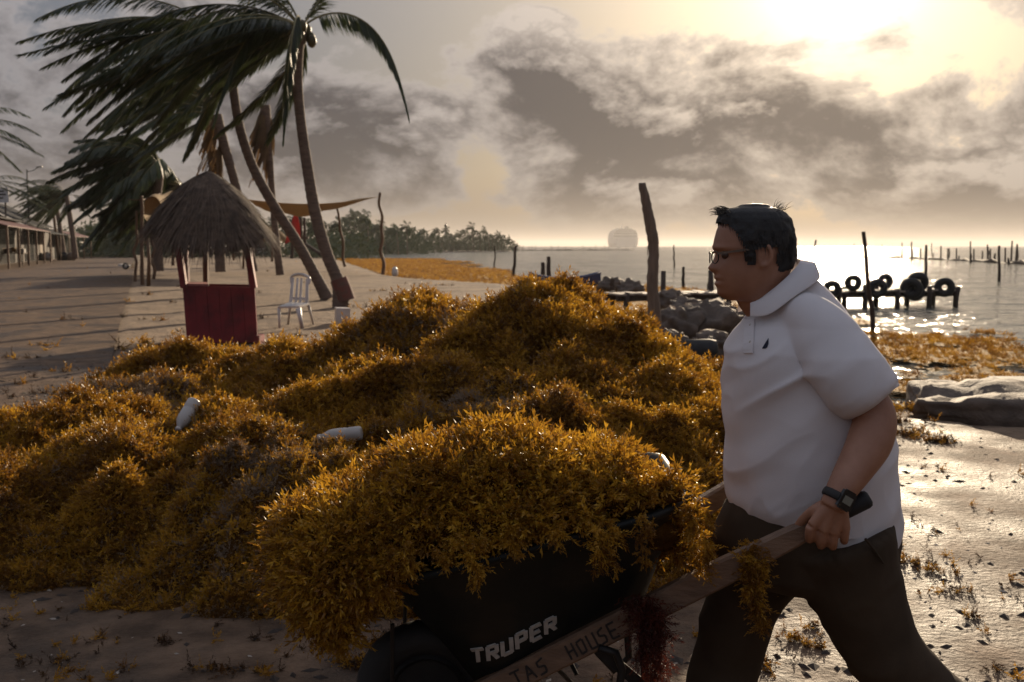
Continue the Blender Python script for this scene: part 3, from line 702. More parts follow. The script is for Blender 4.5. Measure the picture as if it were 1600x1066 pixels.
def strand(px0, py0, px1, py1, Y, n, wd=.010, s_=.48, lst=None):
    a, b = P(px0, py0, Y), P(px1, py1, Y-.01)
    for k in range(n):
        t = (k+rd.random())/n; p = a.lerp(b, t)+Vector((rd.gauss(0, wd), rd.gauss(0, wd), 0))*(1-.6*t)
        (ex if lst is None else lst).append((p[:], (rd.gauss(0, .5), rd.gauss(0, .5)-.2, -.9), s_*rd.uniform(.6, 1.1)*(1-.35*t)))
for q in ((740, 840, 742, 915, 2.20, 16), (935, 805, 940, 895, 2.21, 16, .02), (955, 810, 960, 890, 2.21, 12, .018), (1003, 800, 1008, 885, 2.22, 12), (1090, 790, 1105, 900, 2.27, 34, .02), (1075, 790, 1082, 880, 2.26, 16, .016),
          (520, 960, 535, 1020, 2.32, 26, .02), (480, 930, 480, 985, 2.36, 16, .02), (640, 850, 640, 905, 2.21, 14, .02), (590, 870, 600, 925, 2.23, 18, .025), (690, 845, 700, 890, 2.21, 12, .02), (870, 815, 880, 850, 2.21, 9, .015), (800, 825, 810, 865, 2.21, 9, .015)):
    strand(*q)
lp = np.concatenate([lp, np.array([e[0] for e in ex])]); ld = list(ld)+[e[1] for e in ex]; ls = np.concatenate([ls, [e[2] for e in ex]])
scatter(load, lp, ld, ls, 'gold')
def strand_obj(specs, label, kind):
    lst = []
    for q in specs: strand(*q, lst=lst)
    me = bpy.data.meshes.new('seaweed_strand'); o = bpy.data.objects.new('seaweed_strand', me); C.objects.link(o)
    scatter(o, np.array([e[0] for e in lst]), [e[1] for e in lst], np.array([e[2] for e in lst]), kind)
    return tag(o, label, 'seaweed', kind='stuff')
strand_obj([(1172, 850, 1190, 985, 2.30, 46, .014, .5), (1180, 860, 1175, 930, 2.29, 16, .016, .45)], 'golden seaweed strand draped over the wooden handle beside the walking man', 'gold')
strand_obj([(1010, 935, 1022, 1070, 2.30, 70, .02, .6), (1030, 950, 1030, 1040, 2.29, 30, .016, .5)], 'dark red seaweed bunch hanging below the wooden handle', 'red')
# ------------------------------------------------------------------ the walking man
person = empty('person', (P(1290, 830, YC).x, YC, 0), 'man in white polo shirt and dark trousers walking with the wheelbarrow', 'person')
def ell(cx, cy, cz, a, b, n=32, p=2.3, tilt=0., yaw=0.):
    out = []
    for k in range(n):
        t = 2*math.pi*k/n; c, s = math.cos(t), math.sin(t)
        x_ = a*math.copysign(abs(c)**(2/p), c); y_ = b*math.copysign(abs(s)**(2/p), s)
        if yaw: x_, y_ = x_*math.cos(yaw)-y_*math.sin(yaw), x_*math.sin(yaw)+y_*math.cos(yaw)
        out.append(Vector((cx+x_, cy+y_, cz+x_*tilt)))
    return out
def row(py, f, b, hw, n=48, Y=YC, p=2.2, tilt=0.):
    a = P(f, py, Y); c = P(b, py, Y); return ell((a.x+c.x)/2, Y, (a.z+c.z)/2, (c.x-a.x)/2, hw, n, p, tilt)
HEAD = [(327, 1160, 1198, .024), (330, 1146, 1210, .042), (336, 1134, 1222, .057), (345, 1127, 1230, .068), (360, 1120, 1236, .076), (375, 1116, 1238, .079), (388, 1114, 1239, .079), (397, 1119, 1239, .078),
        (408, 1120, 1238, .077), (418, 1119, 1236, .076), (426, 1118, 1233, .075), (434, 1118, 1229, .073), (442, 1119, 1224, .070), (450, 1121, 1219, .067), (458, 1123, 1216, .062), (464, 1128, 1216, .057), (469, 1138, 1218, .053)]
def head_point(py, t, infl=0.):
    pys = [h[0] for h in HEAD]; f, b, hw = (np.interp(py, pys, [h[i] for h in HEAD]) for i in (1, 2, 3))
    A, B_ = P(f, py, YC), P(b, py, YC); a = (B_.x-A.x)/2+infl; cx = (A.x+B_.x)/2; c, s = math.cos(t), math.sin(t)
    x_ = a*math.copysign(abs(c)**.92, c); yw = (hw+infl)*math.copysign(abs(s)**.92, s)
    fr = max(0., -c)
    yw *= 1-.20*fr**2                                            # the face narrows forwards
    px_ = .00165                                                 # metres per photo pixel here
    def gq(v, c0, w_): return math.exp(-((v-c0)/w_)**2)
    if fr > 0:
        ny_ = abs(yw)
        dx = 0.
        dx -= px_*13*gq(ny_, 0, .008+.010*gq(py, 420, 9))*np.interp(py, [388, 396, 404, 411, 417, 421, 425, 429], [0, .10, .35, .66, .98, .95, .45, 0])
        dx -= px_*3.2*gq(ny_, 0, .024)*(gq(py, 433.5, 3)+1.05*gq(py, 444, 3.6)) - px_*3.*gq(ny_, 0, .026)*gq(py, 438.5, 1.8)
        dx -= px_*3.*gq(ny_, 0, .022)*gq(py, 459, 5)
        dx += px_*6.*gq(ny_, .034, .017)*gq(py, 398, 7)
        dx -= px_*2.5*gq(ny_, .03, .025)*gq(py, 387, 4)
        dx -= px_*3.*gq(ny_, .045, .02)*gq(py, 417, 12)
        x_ += dx*fr
    return Vector((cx+x_, YC+yw, A.z))
body = MB()
rows = []
for py in list(np.linspace(327.2, 469, 76)):
    rows.append([head_point(py, 2*math.pi*k/72) for k in range(72)])
body.loft(rows)
# neck, slanting back and down into the shoulders
body.loft([row(440, 1142, 1232, .058, 40), row(452, 1146, 1238, .059, 40, tilt=.1), row(466, 1156, 1244, .060, 40, tilt=.3), row(484, 1172, 1258, .062, 40, tilt=.4), row(515, 1185, 1290, .08, 40, tilt=.3)])
body.loft([row(500, 1185, 1300, .12, 32), row(540, 1170, 1340, .16, 32), (row(700, 1165, 1360, .15, 32)), row(830, 1170, 1370, .14, 32)])
# ears
for s_ in (-1, 1):
    e = MB(); c = P(1183, 399, YC)+Vector((0, s_*.078, 0))
    body.torus(c, .0165, .0055, (0.15, 1, 0), 22, 8); q = body.v[-22*8:]
    for i_, v_ in enumerate(q):
        d_ = Vector(v_)-c; d_.z *= 1.55 if d_.z > 0 else 1.5; d_.x *= .88; d_.y += s_*max(0, d_.x)*.35; body.v[len(body.v)-22*8+i_] = tuple(c+d_)
    body.blob(c+Vector((-.003, -s_*.004, 0)), (.014, .007, .024), 2); body.blob(c+Vector((-.004, 0, -.025)), (.009, .006, .009), 2)
# arms: near one carries the watch; the far one mirrors it
SH, EL, WR = P(1287, 520, 2.42), P(1362, 655, 2.30), P(1308, 777, 2.235)
def limb(pts, n=24):
    """pts: (point, radius); smooth interpolation"""
    out = []; rr = []
    for i in range(len(pts)-1):
        p0, r0 = pts[max(i-1, 0)]; p1, r1 = pts[i]; p2, r2 = pts[i+1]; p3, r3 = pts[min(i+2, len(pts)-1)]
        for k in range(6):
            t = k/6; h = lambda a, b, c, d: .5*((2*b)+(-a+c)*t+(2*a-5*b+4*c-d)*t*t+(-a+3*b-3*c+d)*t**3)
            out.append(Vector(h(*(np.array(q) for q in (p0, p1, p2, p3))))); rr.append(float(h(r0, r1, r2, r3)))
    out.append(Vector(pts[-1][0])); rr.append(pts[-1][1]); return out, rr
ARM = [(SH, .055), (P(1318, 570, 2.385), .055), (P(1348, 620, 2.35), .052), (P(1366, 652, 2.335), .0505), (P(1359, 690, 2.31), .052), (P(1338, 728, 2.28), .044), (P(1318, 760, 2.25), .036), (P(1308, 778, 2.238), .031), (P(1301, 792, 2.237), .030)]
def add_arm(f):
    pts, rr = limb([(f(p), r_) for p, r_ in ARM]); body.tube(pts, rr, 24)
    # palm, on the outside of the handle
    for a, b, r0, r1 in (((1302, 786, 2.238), (1268, 822, 2.243), .020, .0125), ((1304, 786, 2.238), (1285, 830, 2.240), .022, .0135), ((1307, 786, 2.238), (1303, 833, 2.240), .021, .013), ((1311, 786, 2.238), (1321, 828, 2.243), .019, .012)):
        p0, p1 = f(P(*a)), f(P(*b)); body.tube([p0.lerp(p1, k/5) for k in range(6)], [r0+(r1-r0)*k/5 for k in range(6)], 14)
    # four fingers curl under the handle and up its inner side
    for (mx, my), ln_, r_ in (((1267, 823), 1., .0105), ((1285, 831), 1.08, .0108), ((1303, 834), 1.02, .0103), ((1321, 829), .85, .0092)):
        ch = [P(mx, my, 2.243), P(mx-2, my+12*ln_, 2.250), P(mx-2, my+19*ln_, 2.268), P(mx-1, my+17*ln_, 2.292), P(mx+1, my+6*ln_, 2.312), P(mx+2, my-6*ln_, 2.318)]
        q, rr2 = limb([(f(c_), r_*k_) for c_, k_ in zip(ch, (1.15, 1.12, 1.02, .98, .9, .7))], 12); body.tube(q, rr2, 12)
    ch = [P(1296, 788, 2.25), P(1276, 797, 2.262), P(1262, 806, 2.278), P(1252, 816, 2.29), P(1246, 824, 2.298)]
    q, rr2 = limb([(f(c_), k_) for c_, k_ in zip(ch, (.017, .0155, .0125, .0115, .0085))], 12); body.tube(q, rr2, 12)
add_arm(Vector); add_arm(mirY)
bo = body.build('body', M['skin'], person); remesh(bo, .0034, 2, .4)
# eyes
for s_ in (-1, 1):
    m = MB(); m.blob(P(1123, 398, YC)+Vector((.011, s_*.031, 0)), .0115, 3); m.build('eye', M['iris'], person, True)
# hair: a cap over the skull with a hairline, plus locks
def hair_keep(px, py):
    hl = np.interp(py, [320, 344, 352, 365, 378, 386, 414], [1110, 1112, 1128, 1137, 1144, 1147, 1152])
    if px < hl: return False
    if py > 412 and px < 1200: return False
    if py > 386 and 1163 < px < 1197: return False
    return py < np.interp(px, [1190, 1205, 1243], [412, 424, 416])
hm = MB(); rows = []; N_ = 96
HY = np.concatenate([[318.0, 318.7, 319.8, 321.2], np.linspace(322.6, 424, 58)])
for py in HY:
    infl = np.interp(py, [322, 345, 390, 405, 424], [.006, .0075, .006, .005, .001])
    rr = []
    for k in range(N_):
        t = 2*math.pi*k/N_; q = head_point(max(py+4*min(1, max(0, (360-py)/25)), 327.3), t, infl+.0022*(vnoise(k*.9, py*.12)-.5)*2)
        q.z = P(1180, py, YC).z; 
        if py < 352 and math.cos(t) < -.3: q.x -= .010*(352-py)/30*min(1, (py-319)/8)
        rr.append(q)
    if py < 322.5:
        cc_ = sum(rr, Vector())/len(rr); k_ = {318.0: .25, 318.7: .55, 319.8: .8, 321.2: .94}[round(float(py), 1)]
        rr = [cc_+(v_-cc_)*k_ for v_ in rr]
        for v_ in rr: v_.z = P(1180, py, YC).z
    rows.append(rr)
pix = lambda v: (800+(v.x/(v.y*math.cos(PITCH)-(v.z-CAMH)*math.sin(PITCH)))*FPX)
fs = []; base = []
for i in range(len(rows)-1):
    for k in range(N_):
        v = rows[i][k]; px = 800+v.x/YC*FPX*.995
        if hair_keep(px, HY[i]): fs.append((i*N_+k, i*N_+(k+1) % N_, (i+1)*N_+(k+1) % N_, (i+1)*N_+k))
hm.add([v for r_ in rows for v in r_], fs); n0 = len(hm.v)
hm.add(rows[0], [tuple(range(N_))])
def lock(p, d, l, w_, curl):
    p = Vector(p); pts = [p]; dd = Vector(d).normalized()
    for k in range(6): dd = (dd+Vector(curl)*.2).normalized(); pts.append(pts[-1]+dd*l/6)
    hm.tube(pts, [w_*(1-.9*k/6) for k in range(7)], 5)
rd = random.Random(5)
for k in range(1300):      # combed-back locks lying on the cap
    t = rd.uniform(0, 6.28); py = rd.uniform(326, 400); q = head_point(max(py, 328), t, .006); q.z = P(1180, py, YC).z if py > 332 else q.z
    if not hair_keep(800+q.x/YC*FPX*.995, py): continue
    lock(q, ((1, rd.gauss(0, .25), .08) if py < 345 and q.x < P(1205, 340, YC).x else (.12, rd.gauss(0, .15), -1)), rd.uniform(.015, .032), .0010, (rd.gauss(0, .2), rd.gauss(0, .2), -.5))
for k in range(110): lock(P(1133+rd.gauss(0, 5), 333+rd.gauss(0, 4), YC+rd.gauss(0, .03)), (-.7, rd.gauss(0, .3), .75), rd.uniform(.018, .034), .0011, (.1, 0, -1.1))
for k in range(60): lock(P(1213+rd.gauss(0, 6), 331+rd.gauss(0, 4), YC+rd.gauss(0, .022)), (rd.uniform(-.5, .9), rd.gauss(0, .4), 1), rd.uniform(.014, .034), .0008, (.9, 0, -.2))
for k in range(5): lock(P(1126, 346, YC-.02+k*.01), (-1, 0, .1), .018, .0006, (.3, 0, -1.))
hm.build('hair', M['hair'], person, True)
# glasses
gl = empty('glasses', P(1113, 398, YC)-person.location, parent=person)
for s_ in (-1, 1):
    m = MB(); c = P(1112, 402, YC)+Vector((.002, s_*.033, 0)); m.torus(c, .0215, .0016, (1, s_*-.22, 0), 24, 6); q = m.v
    m.v = [(v[0], v[1], c.z+(v[2]-c.z)*.72) for v in q]; m.build('lens_rim', M['metal'], gl, True)
    m = MB(); a = P(1112, 396, YC)+Vector((.004, s_*.055, 0)); b = P(1178, 387, YC)+Vector((0, s_*.083, 0)); m.bar(a, a.lerp(b, .6)+Vector((0, s_*.006, 0)), .0022, .0055); m.bar(a.lerp(b, .6)+Vector((0, s_*.006, 0)), b, .0022, .005)
    m.build('temple', M['wood'], gl)
m = MB(); m.tube([P(1111, 397, YC)+Vector((0, -.012, 0)), P(1110, 395, YC), P(1111, 397, YC)+Vector((0, .012, 0))], .0013, 6); m.build('bridge', M['metal'], gl)
# polo shirt
SHIRT = [(452, 1178, 1246, .062, .85), (466, 1164, 1270, .088, .62), (482, 1156, 1292, .115, .42), (500, 1149, 1314, .143, .26), (530, 1144, 1340, .168, .10), (565, 1143, 1358, .186, .02), (610, 1140, 1376, .196, 0), (655, 1137, 1384, .202, 0),
         (700, 1137, 1388, .212, 0), (740, 1139, 1393, .210, 0), (780, 1143, 1396, .206, -.05), (806, 1150, 1396, .203, -.12), (822, 1160, 1394, .200, -.16)]
sh = MB(); rows = []
spy = [r_[0] for r_ in SHIRT]
def shirt_pt(py, t, off=0.):
    f, b, hw, tl = (float(np.interp(py, spy, [r_[i] for r_ in SHIRT])) for i in (1, 2, 3, 4))
    A, B_ = P(f, py, YC), P(b, py, YC); a = (B_.x-A.x)/2+off; c, s = math.cos(t), math.sin(t); e = .96
    x_ = a*math.copysign(abs(c)**e, c); return Vector(((A.x+B_.x)/2+x_, YC+(hw+off)*math.copysign(abs(s)**e, s), A.z+x_*tl))
for py in np.linspace(453, 822, 50): rows.append([shirt_pt(py, 2*math.pi*k/56) for k in range(56)])
sh.loft(rows)
for f in (Vector, mirY):
    pts, rr = limb([(f(P(1240, 482, 2.50)), .052), (f(P(1266, 502, 2.455)), .068), (f(P(1291, 530, 2.42)), .080), (f(P(1317, 566, 2.385)), .079), (f(P(1341, 597, 2.36)), .074), (f(P(1361, 622, 2.345)), .069)], 28); sh.tube(pts, rr, 28)
shirt = sh.build('shirt', M['cotton'], person); remesh(shirt, .0055, 14, .5)
def folds(o, amp, fn):
    me = o.data; n = len(me.vertices); co = np.empty(n*3); me.vertices.foreach_get('co', co); co = co.reshape(-1, 3); nr = np.empty(n*3); me.vertices.foreach_get('normal', nr); nr = nr.reshape(-1, 3)
    wld = co + np.array(person.location); me.vertices.foreach_set('co', (co+nr*(fn(wld)*amp)[:, None]).ravel()); me.update()
def ridg(a): return 1-np.abs(a*2-1)*2
E0 = P(1255, 575, 2.36)
def shirt_folds(p):
    u = p[:, 0]*.75+p[:, 2]*.65; v = -p[:, 0]*.65+p[:, 2]*.75           # creases run from armpit down to the belly
    a = ridg(fbm(u*3., v*13+.6*fbm(p[:, 0]*5, p[:, 2]*5, 1, 2), p[:, 1]*4, 2)); b = ridg(fbm(p[:, 0]*9, p[:, 1]*5, p[:, 2]*3.5, 2))
    d = np.exp(-(((p[:, 0]-E0.x)/.16)**2+((p[:, 2]-E0.z+.03)/.13)**2)); low = np.clip((1.0-p[:, 2])/.3, 0, 1)
    top = np.clip((P(1200, 505, YC).z-p[:, 2])/.07, 0, 1)
    return (a*(.25+1.3*d)+b*(.22+.35*low))*top
folds(shirt, .020, shirt_folds)
# sleeve cuffs
for f in (Vector, mirY):
    a, b = f(P(1352, 608, 2.35)), f(P(1363, 626, 2.342)); d = (b-a).normalized(); m = MB()
    ref = d.orthogonal().normalized(); bb = d.cross(ref); rings = []
    for t, r_ in ((-.006, .066), (-.004, .0735), (.0, .0745), (.026, .0715), (.030, .070), (.030, .0655), (.0, .066)):
        rings.append([a+d*t+(ref*math.cos(q)+bb*math.sin(q))*r_ for q in (2*math.pi*k/40 for k in range(40))])
    m.loft(rings, False); m.build('cuff', M['cotton'], shirt, True)
# collar
m = MB(); inn, out_, out2 = [], [], []
for k in range(41):
    t = R(-148+296*k/40); c, s = math.cos(t), math.sin(t); bk = (c+1)/2
    A, B_ = P(1172, 482, YC), P(1246, 413, YC); cx = (A.x+B_.x)/2; cz = (A.z+B_.z)/2; a = (B_.x-A.x)/2
    i_ = Vector((cx+(a+.004)*c, YC+.070*s, cz+(B_.z-A.z)/2*c+.014)); fl = 1-bk
    o_ = Vector((cx+(a+.036+.012*bk)*c+.006, YC+(.070+.050+.014*fl)*s, i_.z-.030-.010*bk-.016*math.exp(-((abs(t)-2.05)/.45)**2)))
    inn.append(i_); out_.append(o_); out2.append(i_*.45+o_*.55+Vector((c*.010, s*.013, .014)))
m.loft([inn, out2, out_], False, False); m.loft([[p-Vector((0, 0, .004)) for p in inn], [p-Vector((0, 0, .004)) for p in out2], [p-Vector((0, 0, .003)) for p in out_]], False, False)
m.loft([out_, [p-Vector((0, 0, .003)) for p in out_]], False, False)
m.build('collar', M['cotton'], shirt, True)
# placket, button, breast emblem
def strip(pts, wd, name, m_, th=.002):
    q = MB(); q.loft([[p+Vector((0, 0, 0)), p+w_*wd, p+w_*wd+n_*th, p+n_*th] for p, w_, n_ in pts], True); return q.build(name, m_, shirt)
def on_shirt(px, py):
    o_ = Vector((0, 0, CAMH)); d = (P(px, py, 1.)-o_); dl = o_-person.location
    ok, loc, nr, _ = shirt.ray_cast(dl, d.normalized()); return (loc+person.location, nr) if ok else (P(px, py, 2.37), Vector((0, -1, 0)))
pl = []
for py in np.linspace(494, 552, 10):
    (p, n_), (q, _) = on_shirt(1166-(py-494)*.06, py), on_shirt(1181-(py-494)*.06, py); n_ = n_ if n_.y < 0 else -n_; pl.append((p+n_*.001, q-p, n_))
q_ = MB(); q_.loft([[p, p+w_, p+w_+n_*.0035, p+n_*.0035] for p, w_, n_ in pl], True); q_.build('placket', M['cotton'], shirt)
for py in (508, 534):
    p, n_ = on_shirt(1172, py); m = MB(); m.blob(p+Vector((0, -.005, 0)), .0045, 2); m.build('button', M['plastic'], shirt, True)
m = MB(); c0, n0_ = on_shirt(1197, 537)
ring = [on_shirt(px, py)[0]+n0_*.002 for px, py in ((1191, 545), (1194, 540), (1197, 535), (1201, 529), (1201, 537), (1199, 543), (1196, 545))]
m.add(ring+[p-n0_*.0015 for p in ring], [tuple(range(7)), tuple(range(13, 6, -1))]+[(i_, (i_+1) % 7, 7+(i_+1) % 7, 7+i_) for i_ in range(7)]); m.build('breast_emblem', M['navy'], shirt)
# shirt tail with its side vent
for pts in (((1345, 800), (1350, 838), (1338, 842), (1298, 842), (1290, 815)), ((1352, 800), (1372, 832), (1379, 838), (1396, 815), (1394, 790))):
    m = MB(); ring = [P(px, py, 2.345 if px < 1352 else 2.40) for px, py in pts]; k_ = len(ring)
    m.add(ring+[p+Vector((0, .004, 0)) for p in ring], [tuple(range(k_)), tuple(range(2*k_-1, k_-1, -1))]+[(i_, (i_+1) % k_, k_+(i_+1) % k_, k_+i_) for i_ in range(k_)]); m.build('shirt_tail', M['cotton'], shirt)
# trousers
tr = MB()
tr.loft([row(770, 1150, 1385, .185, 40), row(800, 1134, 1390, .19, 40), row(840, 1118, 1396, .195, 40), row(880, 1125, 1398, .19, 40), row(900, 1165, 1392, .17, 40), row(912, 1210, 1375, .12, 40)])
def leg(pts):
    q, rr = limb(pts, 28); tr.tube(q, rr, 28)
leg([(P(1225, 835, 2.68), .125), (P(1190, 885, 2.68), .112), (P(1156, 950, 2.68), .096), (P(1138, 1020, 2.68), .088), (P(1125, 1080, 2.68), .09), (P(1118, 1130, 2.68), .085), (P(1118, 1165, 2.68), .08)])
leg([(P(1306, 840, 2.46), .138), (P(1325, 895, 2.46), .122), (P(1352, 960, 2.46), .103), (P(1380, 1015, 2.46), .094), (P(1408, 1050, 2.47), .088), (P(1440, 1080, 2.49), .084), (P(1485, 1110, 2.52), .072), (P(1520, 1132, 2.54), .066)])
tro = tr.build('trousers', M['trouser'], person); remesh(tro, .008, 4, .5)
folds(tro, .011, lambda p: ridg(fbm(p[:, 0]*4+p[:, 2]*3, p[:, 1]*4, p[:, 2]*9-p[:, 0]*5, 2))*.6+ridg(fbm(p[:, 0]*11, p[:, 1]*8, p[:, 2]*4, 2))*.35)
# pocket welt
m = MB(); m.tube([P(1352, 842, 2.318), P(1368, 862, 2.318), P(1380, 880, 2.325)], .0035, 6); m.build('pocket_seam', M['trouser'], tro)
# shoes
def shoe(ank, toe, up_):
    m = MB(); d = (toe-ank); L_ = .27; d.normalize(); sd = Vector((0, 1, 0)); u = sd.cross(d); u = u if u.dot(up_) > 0 else -u; rings = []
    for t, w_, h0, h1 in ((-.06, .028, .0, .05), (-.04, .036, -.0, .085), (.02, .040, 0, .09), (.08, .045, 0, .07), (.14, .05, 0, .052), (.19, .045, 0, .042), (.215, .028, .004, .03)):
        c = ank+d*t-u*.075; rings.append([c+sd*w_*math.cos(a)+u*((h0+h1)/2+(h1-h0)/2*math.sin(a)) for a in (2*math.pi*k/16 for k in range(16))])
    m.loft(rings); return m.build('shoe', M['leather'], person, True)
fa = P(1118, 1150, 2.68); fa.z = .085; shoe(fa, fa+Vector((-1, 0, -.02)), Vector((0, 0, 1)))
ra = P(1528, 1138, 2.545); shoe(ra, ra+Vector((-.45, 0, -.9)), Vector((-.9, 0, .45)) if False else Vector((.9, 0, -.45))*-1)
# wrist watch
wt = empty('watch', P(1310, 777, 2.2)-person.location, parent=person)
wd_ = (P(1301, 792, 2.237)-P(1318, 760, 2.245)).normalized(); wc_ = P(1309, 777, 2.238)
m = MB(); m.torus(wc_, .0335, .0035, wd_, 36, 8, 2.8); m.build('strap', M['rubber'], wt, True)
nz = Vector((.35, -1, .25)); nz = (nz-wd_*nz.dot(wd_)).normalized(); cc = wc_+nz*.036; sx = nz.cross(wd_).normalized(); MX = Matrix((sx, wd_, nz)).transposed()
m = MB(); m.box(cc, (.036, .040, .010), MX); m.box(cc+nz*.001, (.026, .046, .007), MX); m.build('case', M['glossblack'], wt)
m = MB(); m.box(cc+nz*.0058, (.023, .018, .0012), MX); m.build('display', M['lcd'], wt)
# ------------------------------------------------------------------ palms
WIND = Vector((-1, -.12, .02))
def frond_mesh(mb, rb, p, d, L_, rd, wind=1., droop=1., nleaf=78, wid=.72, lw=.046):
    n = 22; pts = [Vector(p)]; dd = Vector(d).normalized(); st = L_/n
    for k in range(n):
        t = k/n; dd = (dd + WIND*.055*wind*(1+t) + Vector((0, 0, -1))*.06*droop*(.5+1.2*t)).normalized(); pts.append(pts[-1]+dd*st)
    rb.tube(pts, [.022*(1-.85*k/n)+.003 for k in range(n+1)], 5)
    for k in range(nleaf):
        t = .10+.90*(k+.5)/nleaf; x_ = t*n; i_ = min(int(x_), n-1); q = pts[i_].lerp(pts[i_+1], x_-i_); ax = (pts[i_+1]-pts[i_]).normalized()
        up = Vector((0, 0, 1)); sd = ax.cross(up); sd = sd.normalized() if sd.length > .1 else Vector((0, 1, 0))
        ll = wid*(math.sin(math.pi*min(1, t*.86+.10))**.6)*rd.uniform(.85, 1.1)
        for s_ in (-1, 1):
            v = (sd*s_*.8 + ax*.75 + WIND*.45*wind + Vector((0, 0, -.7*droop+rd.gauss(0, .12)))).normalized()
            mid = q+v*ll*.5; v2 = (v+Vector((0, 0, -.35))+WIND*.2*wind).normalized(); tip = mid+v2*ll*.5
            wv = v.cross(up); wv = (wv.normalized() if wv.length > .1 else sd)*lw; wv.rotate(Quaternion(v, rd.uniform(-.7, .7)))
            b = len(mb.v); mb.v += [tuple(z) for z in (q-wv*.35, q+wv*.35, mid+wv*.5, mid-wv*.5, tip)]; mb.f += [(b, b+1, b+2, b+3), (b+3, b+2, b+4)]
def trunk_mesh(pts, rad):
    q, rr = limb(list(zip([Vector(p) for p in pts], rad)))
    fine = MB(); P_, R_ = [], []
    for i_ in range(len(q)-1):
        for k in range(3):
            t = k/3; P_.append(q[i_].lerp(q[i_+1], t)); R_.append((rr[i_]*(1-t)+rr[i_+1]*t)*(1.045 if k == 0 else .98))
    P_.append(q[-1]); R_.append(rr[-1]); fine.tube(P_, R_, 14); return fine
def palm(trunk, rad, fr, label, group=None, seed=1, nuts=5, L_=4.2, leafm='frond', shag=0, nleaf=105, wid=.64, lw=.038):
    rd = random.Random(seed); base = Vector(trunk[0]); o = empty('palm_tree', base, label, 'palm tree', group)
    trunk_mesh(trunk, rad).build('trunk', M['trunk'], o, True); top = Vector(trunk[-1])
    for az, el, k, wnd, drp in fr:
        d = Vector((math.cos(R(az))*math.cos(R(el)), math.sin(R(az))*math.cos(R(el)), math.sin(R(el))))
        mb, rb = MB(), MB(); frond_mesh(mb, rb, top+d*.1, d, L_*k, rd, wnd, drp, nleaf, wid, lw); f = mb.build('frond', M[leafm], o); rb.build('rachis', M['rachis'], f)
    for k in range(nuts):
        a = rd.uniform(0, 6.28); m = MB(); m.blob(top+Vector((.24*math.cos(a), .24*math.sin(a), rd.uniform(-.28, .02))), (.11, .11, .15), 2); m.build('coconut', M['coconut'], o, True)
    if shag:
        m = MB()
        for k in range(shag):
            a = rd.uniform(0, 6.28); q = top+Vector((0, 0, -rd.uniform(0, 1.6)))+Vector((math.cos(a), math.sin(a), 0))*.12; v = Vector((math.cos(a)*.3-.25, math.sin(a)*.3, -1)).normalized(); l = rd.uniform(.4, 1.1)
            wv = Vector((-math.sin(a), math.cos(a), 0))*.05; m.add([q-wv, q+wv, q+v*l+wv*.4, q+v*l-wv*.4+Vector((0, 0, -.1))], [(0, 1, 2, 3)])
        m.build('dead_fronds', M['frond_dry'], o)
    return o
def swept(n, rd, spread=70, el0=-5, el1=60, wv=(.55, 1.25), dv=(.5, 1.7)):
    """fronds mostly blown to the left"""
    out = []
    for k in range(n): out.append((180+rd.uniform(-spread, spread), rd.uniform(el0, el1), rd.uniform(.72, 1.12), rd.uniform(*wv), rd.uniform(*dv)))
    return out
rd = random.Random(21)
Y1 = 23.0
palm([P(533, 480, Y1), P(528, 440, Y1), P(510, 395, Y1), P(492, 330, Y1), P(480, 260, Y1), P(470, 190, Y1), P(465, 130, Y1), P(466, 75, Y1), P(470, 45, Y1)], [.21, .15, .14, .135, .125, .115, .115, .125, .14],
     swept(24, rd, 85, -28, 32) + [(-5, 40, .98, -.55, 3.6), (-80, 25, 1.0, .3, 4.2), (200, 60, .8, 1.2, 1.), (-110, 20, .95, .8, 3.4), (150, 70, .9, 1., .8), (215, -25, .9, .7, 1.2), (40, 55, .5, .2, .6)],
     'coconut palm with red painted trunk base beside a white concrete block', None, 4, 9, 3.9)

Y2 = 26.0
palm([P(512, 468, Y2), P(495, 435, Y2), P(465, 380, Y2), P(430, 325, Y2), P(397, 265, Y2), P(376, 205, Y2), P(366, 150, Y2), P(360, 95, Y2), P(360, 62, Y2)], [.18, .145, .135, .13, .125, .12, .115, .12, .13],
     swept(30, rd, 85, -26, 30) + [(200, 5, 1.15, 1.1, .5), (170, -12, 1.1, 1., .6), (190, 22, 1.2, 1.1, .7), (230, -30, 1., .7, 1.), (-90, 20, .9, .9, 1.6), (240, 10, 1., .8, 1.3), (30, 60, .7, .6, 1.)],
     'coconut palm with steeply leaning bare trunk behind the plastic chair', None, 9, 9, 4.3)
palm([P(438, 430, 31), P(432, 380, 31), P(425, 300, 31), P(420, 230, 31), P(414, 165, 31)], [.13, .11, .10, .12, .16], [(200, -60, .3, .3, 2.), (170, -70, .35, .3, 2.), (250, -65, .3, .3, 2.), (20, -60, .3, .2, 2.)],
     'slim palm with ragged dead crown behind the leaning palms', None, 5, 0, 4., 'frond_dry', 60)
palm([P(395, 425, 30), P(382, 350, 30), P(368, 290, 30), P(350, 225, 30), P(338, 180, 30)], [.15, .13, .13, .14, .17], [(190, 30, .8, 1., 1.), (170, -20, .8, 1., 1.), (220, 10, .8, 1., 1.3), (150, 50, .8, 1., 1.)],
     'shaggy palm with dead fronds hanging over the thatched kiosk roof', None, 6, 0, 3.6, 'frond', 70)
palm([P(345, 425, 34), P(340, 340, 34), P(330, 230, 34), P(322, 150, 34)], [.18, .16, .15, .16], swept(18, rd, 75, -40, 50), 'palm with drooping crown behind the thatched kiosk', None, 12, 3, 3.8)
